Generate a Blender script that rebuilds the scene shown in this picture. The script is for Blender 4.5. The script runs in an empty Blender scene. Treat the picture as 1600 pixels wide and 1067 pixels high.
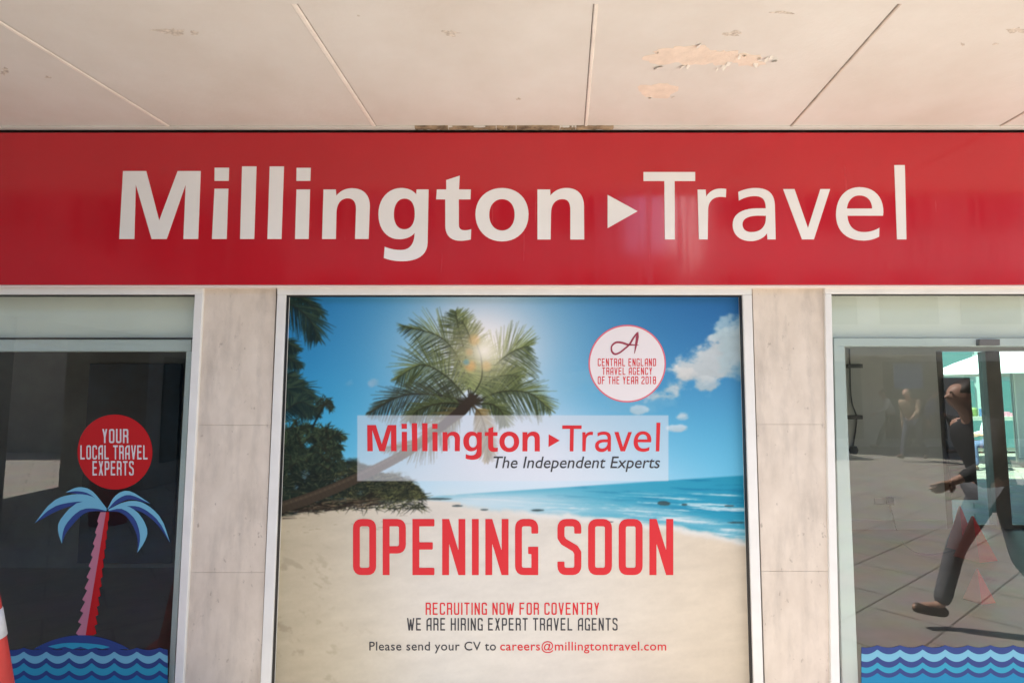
import bpy, bmesh, math, random
import numpy as np
from mathutils import Vector, Matrix
from mathutils.geometry import tessellate_polygon
random.seed(7)
RNG = np.random.default_rng(11)
R = math.radians
S = bpy.context.scene
COL = S.collection

# ---------------------------------------------------------------- camera, sky, sun, exposure
CAM = Vector((0.0, -3.0, 1.6)); F = 900.0; PITCH = R(5.0)
cd = bpy.data.cameras.new('camera'); cam = bpy.data.objects.new('camera', cd); COL.objects.link(cam)
cam.location = CAM; cam.rotation_euler = (R(90) + PITCH, 0, 0)
cd.sensor_width = 36; cd.lens = 36 * F / 1600; cd.clip_start = 0.05; cd.clip_end = 500
S.camera = cam
SUN_EL, SUN_OFF = 58.0, 58.0            # elevation; degrees left of the facade's own normal
sdir = Vector((-math.sin(R(SUN_OFF)) * math.cos(R(SUN_EL)), -math.cos(R(SUN_OFF)) * math.cos(R(SUN_EL)), math.sin(R(SUN_EL))))
w = bpy.data.worlds.new('World'); S.world = w; w.use_nodes = True
nt = w.node_tree; bg = nt.nodes['Background']
sky = nt.nodes.new('ShaderNodeTexSky'); sky.sky_type = 'NISHITA'; sky.sun_disc = False
sky.sun_elevation = R(SUN_EL); sky.sun_rotation = math.atan2(sdir.x, sdir.y)
nt.links.new(sky.outputs['Color'], bg.inputs['Color']); bg.inputs['Strength'].default_value = 0.10
sl = bpy.data.lights.new('sun', 'SUN'); sl.energy = 4.6; sl.angle = R(0.5); sl.color = (1.0, 0.94, 0.86)
so = bpy.data.objects.new('sun', sl); COL.objects.link(so); so.location = sdir * 40
so.rotation_euler = sdir.to_track_quat('Z', 'Y').to_euler()
S.view_settings.view_transform = 'Standard'; S.view_settings.look = 'None'
S.view_settings.exposure = 2.45; S.view_settings.gamma = 1.0
S.render.engine = 'CYCLES'
S.cycles.max_bounces = 10; S.cycles.diffuse_bounces = 5; S.cycles.glossy_bounces = 5
S.cycles.transparent_max_bounces = 16; S.cycles.use_denoising = True

# ---------------------------------------------------------------- helpers
def P(px, py, Y=0.0):
    """point on the upright plane at depth Y (measured in the wall's own metres)"""
    dx = (px - 800) / F; dy = -(py - 533.5) / F
    d = Vector((dx, math.cos(PITCH) - dy * math.sin(PITCH), math.sin(PITCH) + dy * math.cos(PITCH)))
    return CAM + d * ((Y - CAM.y) / d.y)
def PZ(px, py, z):
    dx = (px - 800) / F; dy = -(py - 533.5) / F
    d = Vector((dx, math.cos(PITCH) - dy * math.sin(PITCH), math.sin(PITCH) + dy * math.cos(PITCH)))
    return CAM + d * ((z - CAM.z) / d.z)

def mat(name, col, rough=0.6, spec=0.5, metal=0.0, coat=0.0, noise=None, bump=None, stretch=(1, 1, 1), alpha=None):
    """procedural principled material; noise=(scale, amount[, second colour]); bump=(scale, strength)"""
    m = bpy.data.materials.new(name); m.use_nodes = True
    t = m.node_tree; b = t.nodes['Principled BSDF']
    b.inputs['Roughness'].default_value = rough; b.inputs['Specular IOR Level'].default_value = spec
    b.inputs['Metallic'].default_value = metal; b.inputs['Coat Weight'].default_value = coat
    c = tuple(col) + (1,)
    b.inputs['Base Color'].default_value = c
    if noise or bump:
        tc = t.nodes.new('ShaderNodeTexCoord'); mp = t.nodes.new('ShaderNodeMapping')
        mp.inputs['Scale'].default_value = stretch
        t.links.new(tc.outputs['Object'], mp.inputs['Vector'])
    if noise:
        n = t.nodes.new('ShaderNodeTexNoise'); n.inputs['Scale'].default_value = noise[0]; n.inputs['Detail'].default_value = 8
        n.inputs['Roughness'].default_value = 0.62
        t.links.new(mp.outputs['Vector'], n.inputs['Vector'])
        r = t.nodes.new('ShaderNodeValToRGB'); r.color_ramp.elements[0].position = 0.32; r.color_ramp.elements[1].position = 0.7
        k = noise[1]
        lo = noise[2] if len(noise) > 2 else tuple(x * (1 - k) for x in col)
        r.color_ramp.elements[0].color = tuple(lo) + (1,); r.color_ramp.elements[1].color = tuple(min(1, x * (1 + k * .5)) for x in col) + (1,)
        t.links.new(n.outputs['Fac'], r.inputs['Fac']); t.links.new(r.outputs['Color'], b.inputs['Base Color'])
    if bump:
        n2 = t.nodes.new('ShaderNodeTexNoise'); n2.inputs['Scale'].default_value = bump[0]; n2.inputs['Detail'].default_value = 6
        t.links.new(mp.outputs['Vector'], n2.inputs['Vector'])
        bp = t.nodes.new('ShaderNodeBump'); bp.inputs['Strength'].default_value = bump[1]; bp.inputs['Distance'].default_value = 0.01
        t.links.new(n2.outputs['Fac'], bp.inputs['Height']); t.links.new(bp.outputs['Normal'], b.inputs['Normal'])
    return m

def srgb(r, g, b):
    f = lambda c: (c / 255) / 12.92 if c <= 10 else ((c / 255 + .055) / 1.055) ** 2.4
    return (f(r), f(g), f(b))

class MB:
    """collects boxes, prisms and tubes into ONE mesh"""
    def __init__(s): s.v = []; s.f = []; s.mi = []
    def add(s, vs, fs, m=0):
        o = len(s.v); s.v += [tuple(v) for v in vs]; s.f += [tuple(i + o for i in f) for f in fs]; s.mi += [m] * len(fs)
    def box(s, a, b, m=0):
        x0, y0, z0 = a; x1, y1, z1 = b
        s.add([(x0,y0,z0),(x1,y0,z0),(x1,y1,z0),(x0,y1,z0),(x0,y0,z1),(x1,y0,z1),(x1,y1,z1),(x0,y1,z1)],
              [(0,3,2,1),(4,5,6,7),(0,1,5,4),(1,2,6,5),(2,3,7,6),(3,0,4,7)], m)
    def obox(s, c, ex, ey, ez, m=0):
        """oriented box: centre and three half-extent vectors"""
        c, ex, ey, ez = map(Vector, (c, ex, ey, ez))
        vs = [c - ex - ey - ez, c + ex - ey - ez, c + ex + ey - ez, c - ex + ey - ez, c - ex - ey + ez, c + ex - ey + ez, c + ex + ey + ez, c - ex + ey + ez]
        s.add(vs, [(0,3,2,1),(4,5,6,7),(0,1,5,4),(1,2,6,5),(2,3,7,6),(3,0,4,7)], m)
    def flat(s, loops, Y, th=0.0015, m=0):
        """loops of photo-measured wall points -> solid sheet, front at Y, th thick towards the wall"""
        pts = [[P(x, y, Y) for x, y in lp] for lp in loops]
        s.sheet(pts, th, m)
    def sheet(s, pts, th=0.0015, m=0):
        tri = tessellate_polygon(pts)
        flatv = [v for lp in pts for v in lp]; n = len(flatv)
        fs = []
        for t in tri:
            a, b, c = (flatv[i] for i in t)
            nrm = (b - a).cross(c - a)
            fs.append(tuple(t) if nrm.y < 0 else tuple(reversed(t)))
        vs = list(flatv)
        if th:
            vs += [v + Vector((0, th, 0)) for v in flatv]
            o = 0
            for lp in pts:
                k = len(lp)
                for i in range(k):
                    j = (i + 1) % k
                    fs.append((o + i, o + j, n + o + j, n + o + i))
                o += k
        s.add(vs, fs, m)
    def tube(s, pts, rad, seg=8, m=0, cap=True):
        pts = [Vector(p) for p in pts]; k = len(pts)
        rad = rad if hasattr(rad, '__len__') else [rad] * k
        o = len(s.v); up = Vector((0.13, 0.31, 0.94))
        for i, p in enumerate(pts):
            d = (pts[min(i + 1, k - 1)] - pts[max(i - 1, 0)]).normalized()
            a = d.cross(up); a = a.normalized() if a.length > 1e-4 else Vector((1, 0, 0)); b = d.cross(a)
            for j in range(seg):
                q = 2 * math.pi * j / seg; s.v.append(tuple(p + (a * math.cos(q) + b * math.sin(q)) * rad[i]))
        for i in range(k - 1):
            for j in range(seg):
                j2 = (j + 1) % seg
                s.f.append((o + i*seg + j, o + i*seg + j2, o + (i+1)*seg + j2, o + (i+1)*seg + j)); s.mi.append(m)
        if cap:
            s.f.append(tuple(o + j for j in range(seg))[::-1]); s.f.append(tuple(o + (k-1)*seg + j for j in range(seg))); s.mi += [m, m]
    def lathe(s, c, prof, seg=32, m=0):
        """profile of (radius, z, material)"""
        o = len(s.v); c = Vector(c)
        for r, z, *_ in prof:
            for j in range(seg):
                q = 2 * math.pi * j / seg; s.v.append((c.x + r * math.cos(q), c.y + r * math.sin(q), c.z + z))
        for i in range(len(prof) - 1):
            for j in range(seg):
                j2 = (j + 1) % seg
                s.f.append((o+i*seg+j, o+i*seg+j2, o+(i+1)*seg+j2, o+(i+1)*seg+j)); s.mi.append(prof[i][2] if len(prof[i]) > 2 else m)
    def build(s, name, mats, parent=None, smooth=False, bevel=0.0):
        me = bpy.data.meshes.new(name)
        off = world_loc(parent)
        me.from_pydata([(x - off.x, y - off.y, z - off.z) for x, y, z in s.v], [], s.f)
        for mm in (mats if isinstance(mats, (list, tuple)) else [mats]): me.materials.append(mm)
        me.polygons.foreach_set('material_index', s.mi)
        if smooth: me.polygons.foreach_set('use_smooth', [True] * len(me.polygons))
        me.update()
        o = bpy.data.objects.new(name, me); COL.objects.link(o)
        if parent: o.parent = parent
        if bevel:
            md = o.modifiers.new('bevel', 'BEVEL'); md.width = bevel; md.segments = 2; md.limit_method = 'ANGLE'; md.angle_limit = R(40)
        return o
def world_loc(o):
    v = Vector((0, 0, 0))
    while o: v += o.location; o = o.parent
    return v
def tag(o, label=None, cat=None, group=None, kind=None):
    if label: o['label'] = label
    if cat: o['category'] = cat
    if group: o['group'] = group
    if kind: o['kind'] = kind
    return o
def empty(name, loc, label, cat, group=None):
    o = bpy.data.objects.new(name, None); COL.objects.link(o); o.location = loc; o.empty_display_size = 0.1
    return tag(o, label, cat, group)
def bez(p0, p1, p2, p3, n=10):
    out = []
    for i in range(1, n + 1):
        t = i / n; u = 1 - t
        out.append(tuple(u**3*a + 3*u*u*t*b + 3*u*t*t*c + t**3*d for a, b, c, d in zip(p0, p1, p2, p3)))
    return out
def path(*cmds):
    """('M',x,y) first, then (x,y) lines or (x1,y1,x2,y2,x,y) cubics -> point list"""
    pts = []
    for c in cmds:
        if len(c) == 2: pts.append(tuple(c))
        else: pts += bez(pts[-1], c[0:2], c[2:4], c[4:6])
    return pts
def ell(cx, cy, rx, ry, n=40):
    return [(cx + rx*math.cos(2*math.pi*i/n), cy + ry*math.sin(2*math.pi*i/n)) for i in range(n)]
def catmull(pts, n=8):
    pts = [np.array(p, float) for p in pts]; ext = [2*pts[0]-pts[1]] + pts + [2*pts[-1]-pts[-2]]; out = []
    for i in range(1, len(ext) - 2):
        a, b, c, d = ext[i-1:i+3]
        for k in range(n):
            t = k / n
            out.append(tuple(.5*((2*b) + (c-a)*t + (2*a-5*b+4*c-d)*t*t + (3*b-a-3*c+d)*t**3)))
    out.append(tuple(pts[-1])); return out

# ---------------------------------------------------------------- materials
M = {}
def soffit_mat():
    m = mat('painted_soffit', (0.65, 0.64, 0.607), 0.62, 0.35, noise=(1.1, .08, (0.58, 0.545, 0.495)), bump=(40, .14))
    return m
M['soffit'] = soffit_mat()
M['strip'] = mat('strip_paint', (0.78, 0.73, 0.66), 0.55, noise=(9, .12), bump=(60, .2))
M['joint_shadow_line'] = mat('joint_shadow_line', (0.50, 0.44, 0.38), 0.85, noise=(30, .4)); M['strip_brown'] = mat('brown_strip', (0.56, 0.49, 0.42), 0.7, noise=(12, .25))
M['dark_gap'] = mat('gap_shade', (0.075, 0.05, 0.045), 0.8, noise=(20, .5))  # dark brown stands in for the shade inside the recessed gap
M['peel'] = mat('bare_plaster', (0.74, 0.63, 0.53), 0.8, noise=(18, .12), bump=(80, .3))
M['flake'] = mat('paint_flake', (0.66, 0.62, 0.56), 0.6)
M['smudge'] = mat('grey_filler', (0.60, 0.55, 0.48), 0.8, noise=(70, .5, (.34, .30, .26)))
M['rot'] = mat('stained_wood', (0.46, 0.34, 0.22), 0.85, noise=(11, .5, (0.03, 0.018, 0.012)), stretch=(1, 1, 2))
M['white_letter'] = mat('white_vinyl', (0.79, 0.79, 0.80), 0.38, noise=(2.2, .06))
def red_panel():
    m = mat('red_gloss', (0.48, 0.008, 0.018), 0.10, 0.5, coat=0.35, noise=(1.1, .10), bump=(1.6, .05))
    b = m.node_tree.nodes['Principled BSDF']; b.inputs['Coat Roughness'].default_value = 0.09
    # rain streaks and handling marks as roughness only
    t = m.node_tree; tc = t.nodes.new('ShaderNodeTexCoord'); mp = t.nodes.new('ShaderNodeMapping'); mp.inputs['Scale'].default_value = (26, 1, 1.4)
    n = t.nodes.new('ShaderNodeTexNoise'); n.inputs['Scale'].default_value = 1.0; n.inputs['Detail'].default_value = 5
    r = t.nodes.new('ShaderNodeMapRange'); r.inputs['From Min'].default_value = .45; r.inputs['From Max'].default_value = .8; r.inputs['To Min'].default_value = .11; r.inputs['To Max'].default_value = .34
    t.links.new(tc.outputs['Object'], mp.inputs['Vector']); t.links.new(mp.outputs['Vector'], n.inputs['Vector']); t.links.new(n.outputs['Fac'], r.inputs['Value']); t.links.new(r.outputs['Result'], b.inputs['Roughness'])
    return m
M['red_panel'] = red_panel()
M['reflection_trim'] = mat('pale_reflection_trim', (0.70, 0.62, 0.58), 0.45)
M['frame'] = mat('white_frame', (0.74, 0.73, 0.70), 0.35, noise=(6, .07))
M['frame_in'] = mat('grey_white_frame', (0.62, 0.66, 0.66), 0.3, noise=(5, .06))
M['gasket'] = mat('black_gasket', (0.02, 0.02, 0.022), 0.6)
def stone():
    m = bpy.data.materials.new('travertine'); m.use_nodes = True; t = m.node_tree; b = t.nodes['Principled BSDF']
    b.inputs['Roughness'].default_value = .55; b.inputs['Specular IOR Level'].default_value = .3
    tc = t.nodes.new('ShaderNodeTexCoord')
    def nz(scale, st, d=8):
        mp = t.nodes.new('ShaderNodeMapping'); mp.inputs['Scale'].default_value = st; t.links.new(tc.outputs['Object'], mp.inputs['Vector'])
        n = t.nodes.new('ShaderNodeTexNoise'); n.inputs['Scale'].default_value = scale; n.inputs['Detail'].default_value = d; n.inputs['Roughness'].default_value = .6
        t.links.new(mp.outputs['Vector'], n.inputs['Vector']); return n.outputs['Fac']
    def ramp(src, *st):
        r = t.nodes.new('ShaderNodeValToRGB'); e = r.color_ramp.elements
        while len(e) < len(st): e.new(.5)
        for i, (p, c) in enumerate(st): e[i].position = p; e[i].color = tuple(c) + (1,)
        t.links.new(src, r.inputs['Fac']); return r.outputs['Color']
    def mix(f, a, b_, mode='MIX'):
        x = t.nodes.new('ShaderNodeMix'); x.data_type = 'RGBA'; x.blend_type = mode
        if isinstance(f, float): x.inputs[0].default_value = f
        else: t.links.new(f, x.inputs[0])
        t.links.new(a, x.inputs[6]); 
        if isinstance(b_, tuple): x.inputs[7].default_value = b_ + (1,)
        else: t.links.new(b_, x.inputs[7])
        return x.outputs[2]
    base = ramp(nz(2.4, (1, 1, 1)), (.3, (.61, .53, .445)), (.7, (.73, .645, .55)))
    grain = ramp(nz(9, (1.6, 1, .8)), (.35, (.90, .89, .88)), (.65, (1, 1, 1)))
    c = mix(1.0, base, grain, 'MULTIPLY')
    # grey weathering runs
    st = ramp(nz(3.2, (3.2, 1, .8)), (.52, (0, 0, 0)), (.70, (1, 1, 1)))
    c = mix(1.0, c, mix(.45, ramp(nz(3.2, (3.2, 1, .8)), (.49, (1, 1, 1)), (.70, (.60, .60, .61))), (1, 1, 1)), 'MULTIPLY')
    sp = ramp(nz(38, (1, 1, .55), 3), (.66, (1, 1, 1)), (.75, (.50, .47, .45)))
    c = mix(.7, c, mix(1.0, c, sp, 'MULTIPLY'))
    t.links.new(c, b.inputs['Base Color'])
    bp = t.nodes.new('ShaderNodeBump'); bp.inputs['Strength'].default_value = .12; bp.inputs['Distance'].default_value = .004
    t.links.new(nz(60, (1, 1, .5), 4), bp.inputs['Height']); t.links.new(bp.outputs['Normal'], b.inputs['Normal'])
    return m
M['stone'] = stone()
M['mortar'] = mat('mortar', (0.44, 0.39, 0.335), 0.9)
def thin_glass(name, tint=(0.91, 0.94, 0.92), ior=1.9):
    m = bpy.data.materials.new(name); m.use_nodes = True; t = m.node_tree
    for n in list(t.nodes): t.nodes.remove(n)
    o = t.nodes.new('ShaderNodeOutputMaterial'); mx = t.nodes.new('ShaderNodeMixShader'); tr = t.nodes.new('ShaderNodeBsdfTransparent')
    gl = t.nodes.new('ShaderNodeBsdfGlossy'); gl.inputs['Roughness'].default_value = 0.0; fr = t.nodes.new('ShaderNodeFresnel'); fr.inputs['IOR'].default_value = ior
    tr.inputs['Color'].default_value = tint + (1,)
    tc = t.nodes.new('ShaderNodeTexCoord'); nz = t.nodes.new('ShaderNodeTexNoise'); nz.inputs['Scale'].default_value = 1.6; nz.inputs['Detail'].default_value = 1
    bp = t.nodes.new('ShaderNodeBump'); bp.inputs['Strength'].default_value = .035; bp.inputs['Distance'].default_value = .01
    t.links.new(tc.outputs['Object'], nz.inputs['Vector']); t.links.new(nz.outputs['Fac'], bp.inputs['Height']); t.links.new(bp.outputs['Normal'], gl.inputs['Normal'])
    ge = t.nodes.new('ShaderNodeNewGeometry'); iv = t.nodes.new('ShaderNodeMath'); iv.operation = 'SUBTRACT'; iv.inputs[0].default_value = 1.0
    mu = t.nodes.new('ShaderNodeMath'); mu.operation = 'MULTIPLY'; t.links.new(ge.outputs['Backfacing'], iv.inputs[1]); t.links.new(fr.outputs['Fac'], mu.inputs[0]); t.links.new(iv.outputs[0], mu.inputs[1])
    t.links.new(mu.outputs[0], mx.inputs['Fac']); t.links.new(tr.outputs['BSDF'], mx.inputs[1]); t.links.new(gl.outputs['BSDF'], mx.inputs[2]); t.links.new(mx.outputs['Shader'], o.inputs['Surface'])
    return m
M['glass'] = thin_glass('window_glass')
M['bulkhead'] = mat('bulkhead_panel', (0.90, 0.89, 0.82), 0.5, noise=(1.5, .08))
# ---------------------------------------------------------------- ground
def paving():
    m = bpy.data.materials.new('paving'); m.use_nodes = True; t = m.node_tree; b = t.nodes['Principled BSDF']; b.inputs['Roughness'].default_value = .85
    tc = t.nodes.new('ShaderNodeTexCoord'); mp = t.nodes.new('ShaderNodeMapping'); mp.inputs['Rotation'].default_value = (0, 0, R(38))
    br = t.nodes.new('ShaderNodeTexBrick'); br.inputs['Scale'].default_value = 1.0; br.inputs['Brick Width'].default_value = .75; br.inputs['Row Height'].default_value = .5
    br.inputs['Mortar Size'].default_value = .008; br.inputs['Color1'].default_value = (.345, .31, .265, 1); br.inputs['Color2'].default_value = (.31, .28, .24, 1); br.inputs['Mortar'].default_value = (.13, .11, .09, 1)
    nz = t.nodes.new('ShaderNodeTexNoise'); nz.inputs['Scale'].default_value = 3; nz.inputs['Detail'].default_value = 8
    mx = t.nodes.new('ShaderNodeMix'); mx.data_type = 'RGBA'; mx.blend_type = 'MULTIPLY'; mx.inputs[0].default_value = .5
    t.links.new(tc.outputs['Object'], mp.inputs['Vector']); t.links.new(mp.outputs['Vector'], br.inputs['Vector']); t.links.new(tc.outputs['Object'], nz.inputs['Vector'])
    t.links.new(br.outputs['Color'], mx.inputs[6]); t.links.new(nz.outputs['Color'], mx.inputs[7]); 
    g = t.nodes.new('ShaderNodeGamma'); g.inputs['Gamma'].default_value = .9; t.links.new(mx.outputs[2], g.inputs['Color'])
    t.links.new(g.outputs['Color'], b.inputs['Base Color']); return m
M['paving'] = paving()
g = MB(); g.add([(-90, -90, 0), (90, -90, 0), (90, 90, 0), (-90, 90, 0)], [(0, 1, 2, 3)])
tag(g.build('pavement', M['paving']), kind='structure')
M['lino'] = mat('shop_floor', (0.115, 0.085, 0.065), 0.45, noise=(6, .2))
g = MB(); g.add([(-7, .10, .004), (8.0, .10, .004), (8.0, 4.0, .004), (-7, 4.0, .004)], [(0, 1, 2, 3)])
tag(g.build('floor', M['lino']), kind='structure')

# ---------------------------------------------------------------- shop building
M['plaster'] = mat('grey_plaster', (0.72, 0.72, 0.68), 0.8, noise=(1.8, .10))
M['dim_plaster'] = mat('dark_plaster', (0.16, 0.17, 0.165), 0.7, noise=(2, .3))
M['ceil'] = mat('ceiling_white', (0.5, 0.5, 0.48), 0.8)
M['brick'] = mat('buff_render', (0.42, 0.37, 0.31), 0.85, noise=(3, .2))
M['skirting'] = mat('white_skirting', (0.5, 0.5, 0.48), 0.5)
ZS = P(800, 203, -.03).z          # underside of the canopy
bd = empty('shop_building', (0, 0, 0), 'pale shop building behind the red sign, holding the windows and the rooms seen through them', 'building')
m = MB(); m.box((-9, .16, 2.24), (9, .40, 6.4)); m.build('upper_wall', M['brick'], bd)
m = MB(); m.box((-9, .40, 3.3), (9, 4.2, 3.6)); m.build('roof', M['brick'], bd)
m = MB(); m.box((-9, .401, 3.602), (14, 4.2, 11)); m.build('shade_storeys', M['brick'], bd)  # unseen storeys added to keep the sun off the street behind
m = MB(); m.box((-9, .401, 2.75), (9, 4.0, 2.80)); m.build('ceiling', M['ceil'], bd)
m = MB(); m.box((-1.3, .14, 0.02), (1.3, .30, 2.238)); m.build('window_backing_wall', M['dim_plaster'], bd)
m = MB(); m.box((.4, .30, .006), (.55, 3.9, 2.748)); m.build('party_wall', M['plaster'], bd)
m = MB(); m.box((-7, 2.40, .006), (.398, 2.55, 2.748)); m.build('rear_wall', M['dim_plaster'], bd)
m = MB(); m.box((-7.2, .05, .006), (-7.0, 4.0, 2.748)); m.build('side_wall', M['brick'], bd)
YB = 3.9
xg = P(1472, 700, YB).x
m = MB(); m.box((.551, YB, .006), (xg, YB + .15, 2.748)); m.box((xg, YB, P(1500, 548, YB).z), (8.0, YB + .15, 2.748)); m.build('rear_wall', M['plaster'], bd)
m = MB(); m.box((.551, YB - .02, .006), (xg - .02, YB - .001, .11)); m.build('skirting_board', M['skirting'], bd)
m = MB(); m.box((8.0, .05, .006), (8.2, 4.0, 2.748)); m.build('side_wall', M['brick'], bd)
# pink-grey plinth under the windows
m = MB(); m.box((-8, -.02, .004), (8, .09, .10)); m.build('plinth', M['stone'], bd)

# stone-clad pillars: three slabs each with open joints
def pillar(L, Rr, joints, label):
    """L,Rr: x at two heights -> (x470, x1067)"""
    c = P((L[1] + Rr[1]) / 2, 1067, -.012); root = empty('stone_pillar', (c.x, 0, 0), label, 'pillar', 'stone pillars between the windows')
    ex = lambda q, y: q[0] + (q[1] - q[0]) * (y - 470) / 597.0
    ys = [446] + joints + [1135]
    b = MB(); b.flat([[(ex(L, 446) + 1, 446), (ex(Rr, 446) - 1, 446), (ex(Rr, 1135) - 1, 1135), (ex(L, 1135) + 1, 1135)]], -.0115, .1275); b.build('mortar_core', M['mortar'], root)
    for a, d in zip(ys[:-1], ys[1:]):
        s = MB(); a2, d2 = a + .22, d - .22
        s.flat([[(ex(L, a2) + 1.3, a2), (ex(Rr, a2) - 1.3, a2), (ex(Rr, d2) - 1.3, d2), (ex(L, d2) + 1.3, d2)]], -.0142, .0026)
        s.build('stone_slab', M['stone'], root, bevel=.0006)
    return root
pillar((317, 286), (432, 408), [664, 894], 'travertine clad pillar between the palm tree window and the beach poster')
pillar((1175, 1194), (1289, 1300), [663, 892], 'travertine clad pillar between the beach poster and the window showing the paving reflection')
# outer pillars just beyond the frame
for x0, x1, lb in ((-5.6, -5.1, 'stone pillar at the far left end of the shopfront'), (5.1, 5.6, 'stone pillar at the far right end of the shopfront')):
    r = empty('stone_pillar', ((x0 + x1) / 2, 0, 0), lb, 'pillar', 'stone pillars between the windows')
    s = MB(); s.box((x0, -.014, .10), (x1, .12, 2.2)); s.build('stone_slab', M['stone'], r)

# ---------------------------------------------------------------- canopy over the pavement
W = 1.06
cn = empty('canopy', (0, 0, ZS), 'painted concrete canopy with peeling off white underside above the red sign', 'canopy')
yw = .12
# joint strips, measured on the soffit
J = [((0, 35), (268, 200)), ((455, 0), (578, 187)), ((932, 0), (915, 205)), ((1412, 0), (1250, 182)), ((1600, 176), (1556, 201))]
def joint_line(a, b):
    A = PZ(*a, ZS); B = PZ(*b, ZS)
    f = lambda y: A.x + (B.x - A.x) * (y - A.y) / (B.y - A.y)
    return f
JL = [joint_line(*j) for j in J]
xs_w = [f(-.02) for f in JL]
print('joints at wall', [round(x, 2) for x in xs_w])
step = (xs_w[3] - xs_w[0]) / 3
JL = [lambda y, f=JL[0], k=k: f(y) - k * step for k in (3, 2, 1)] + JL + [lambda y, f=JL[4], k=k: f(y) + k * step for k in (1, 2)]
bounds = [lambda y: -8.6] + JL + [lambda y: 8.6]
for f, h in zip(bounds[:-1], bounds[1:]):
    m = MB(); e = .0015
    v = [(f(-W) + e, -W, ZS), (h(-W) - e, -W, ZS), (h(-.045) - e, -.045, ZS), (f(-.045) + e, -.045, ZS)]
    m.add(v + [(x, y, z + .28) for x, y, z in v], [(3, 2, 1, 0), (4, 5, 6, 7), (0, 1, 5, 4), (1, 2, 6, 5), (2, 3, 7, 6), (3, 0, 4, 7)])
    m.build('soffit_panel', M['soffit'], cn)
for i, f in enumerate(JL):
    m = MB(); hw = .006 if i not in (5,) else .0045
    if i >= 6: hw = .0032
    y0, y1 = -W + .004, -.075
    a0, a1 = f(y0), f(y1); th = .005
    v = [(a0 - hw, y0, ZS - th), (a0 + hw, y0, ZS - th), (a1 + hw, y1, ZS - th), (a1 - hw, y1, ZS - th)]
    v2 = [(a0 - hw*1.8, y0, ZS - .0002), (a0 + hw*1.8, y0, ZS - .0002), (a1 + hw*1.8, y1, ZS - .0002), (a1 - hw*1.8, y1, ZS - .0002)]
    m.add(v + v2, [(3, 2, 1, 0), (0, 1, 5, 4), (1, 2, 6, 5), (2, 3, 7, 6), (3, 0, 4, 7)])
    m.build('joint_strip', M['strip'] if i < 6 else M['strip_brown'], cn)  # strips towards the right take a darker grey-brown
    m = MB(); sd = 1 if i < 5 else -1; w0, w1 = hw * 1.8 + .0004, hw * 1.8 + .0028  # thin dark strip painted beside each joint strip as its shadow line
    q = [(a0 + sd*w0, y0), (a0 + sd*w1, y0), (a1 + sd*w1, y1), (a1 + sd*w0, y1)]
    m.add([(x, y, ZS - .0007) for x, y in q] + [(x, y, ZS - .0001) for x, y in q], [(3, 2, 1, 0), (0, 1, 5, 4), (1, 2, 6, 5), (2, 3, 7, 6), (3, 0, 4, 7), (0, 1, 2, 3)]); m.build('joint_shadow_line', M['joint_shadow_line'], cn)
m = MB(); m.box((-8.6, -.078, ZS - .010), (8.6, -.046, ZS - .0004)); m.build('edge_batten', M['soffit'], cn, bevel=.002)
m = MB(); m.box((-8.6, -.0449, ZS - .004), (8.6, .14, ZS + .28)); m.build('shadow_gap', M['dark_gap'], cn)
zr = PZ(660, 199, ZS); a = P(648, 201, -.079).x; b_ = P(960, 201, -.079).x
pos = a
for frac, lift in ((.17, .000), (.24, .004), (.10, .002), (.22, .000), (.08, .005), (.19, .001)):
    m = MB(); n = 10; x0_ = pos; x1_ = pos + (b_ - a) * frac - .004; pos += (b_ - a) * frac; vs = []
    for i in range(n + 1):
        x = x0_ + (x1_ - x0_) * i / n; f = -.0798 - random.uniform(0, .004) + lift; bk_ = -.050 - random.uniform(0, .012); z = ZS - .0120 - random.uniform(0, .0025)
        vs += [(x, f, z), (x, f, ZS - .0006), (x, bk_, z)]
    m.add(vs, [q for i in range(n) for q in ((3*i, 3*i+3, 3*i+4, 3*i+1), (3*i+2, 3*i+5, 3*i+3, 3*i))] + [(0, 1, 2), (3*n+2, 3*n+1, 3*n)])
    m.build('rotten_batten', M['rot'], cn)
m = MB(); m.box((-8.6, -W - .03, ZS - .02), (8.6, -W - .0005, ZS + .30)); m.build('front_fascia', M['soffit'], cn)
# peeling paint, curled flakes and filled fixings
def blob(mb, cx, cy, rx, ry, dz, n=34, jag=.22, seed=0, th=.0009):
    rr = random.Random(seed); ph = [rr.uniform(0, 6.28) for _ in range(6)]
    c = PZ(cx, cy, ZS); ex = (PZ(cx + rx, cy, ZS) - c); ey = (PZ(cx, cy - ry, ZS) - c)
    pts = []
    for i in range(n):
        q = 2 * math.pi * i / n
        k = 1 + jag * (.5*math.sin(2*q + ph[0]) + .4*math.sin(3*q + ph[1]) + .35*math.sin(5*q + ph[2]) + .3*math.sin(9*q + ph[3]) + rr.uniform(-.35, .35))
        pts.append(c + ex * math.cos(q) * k + ey * math.sin(q) * k + Vector((0, 0, -dz)))
    o = [Vector((p.x, p.y, ZS - .0001)) for p in pts]
    k = len(pts)
    mb.add(pts + o, [tuple(range(k))] + [(i, k + i, k + (i+1) % k, (i+1) % k) for i in range(k)])
m = MB(); blob(m, 1072, 88, 54, 17, .0010, 46, .26, 3); blob(m, 1165, 94, 30, 9, .0011, 30, .3, 5); blob(m, 1128, 90, 22, 11, .0012, 26, .3, 15); blob(m, 1028, 142, 28, 13, .0010, 30, .2, 8)
m.build('bare_patch', M['peel'], cn)
rr = random.Random(5)
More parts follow.
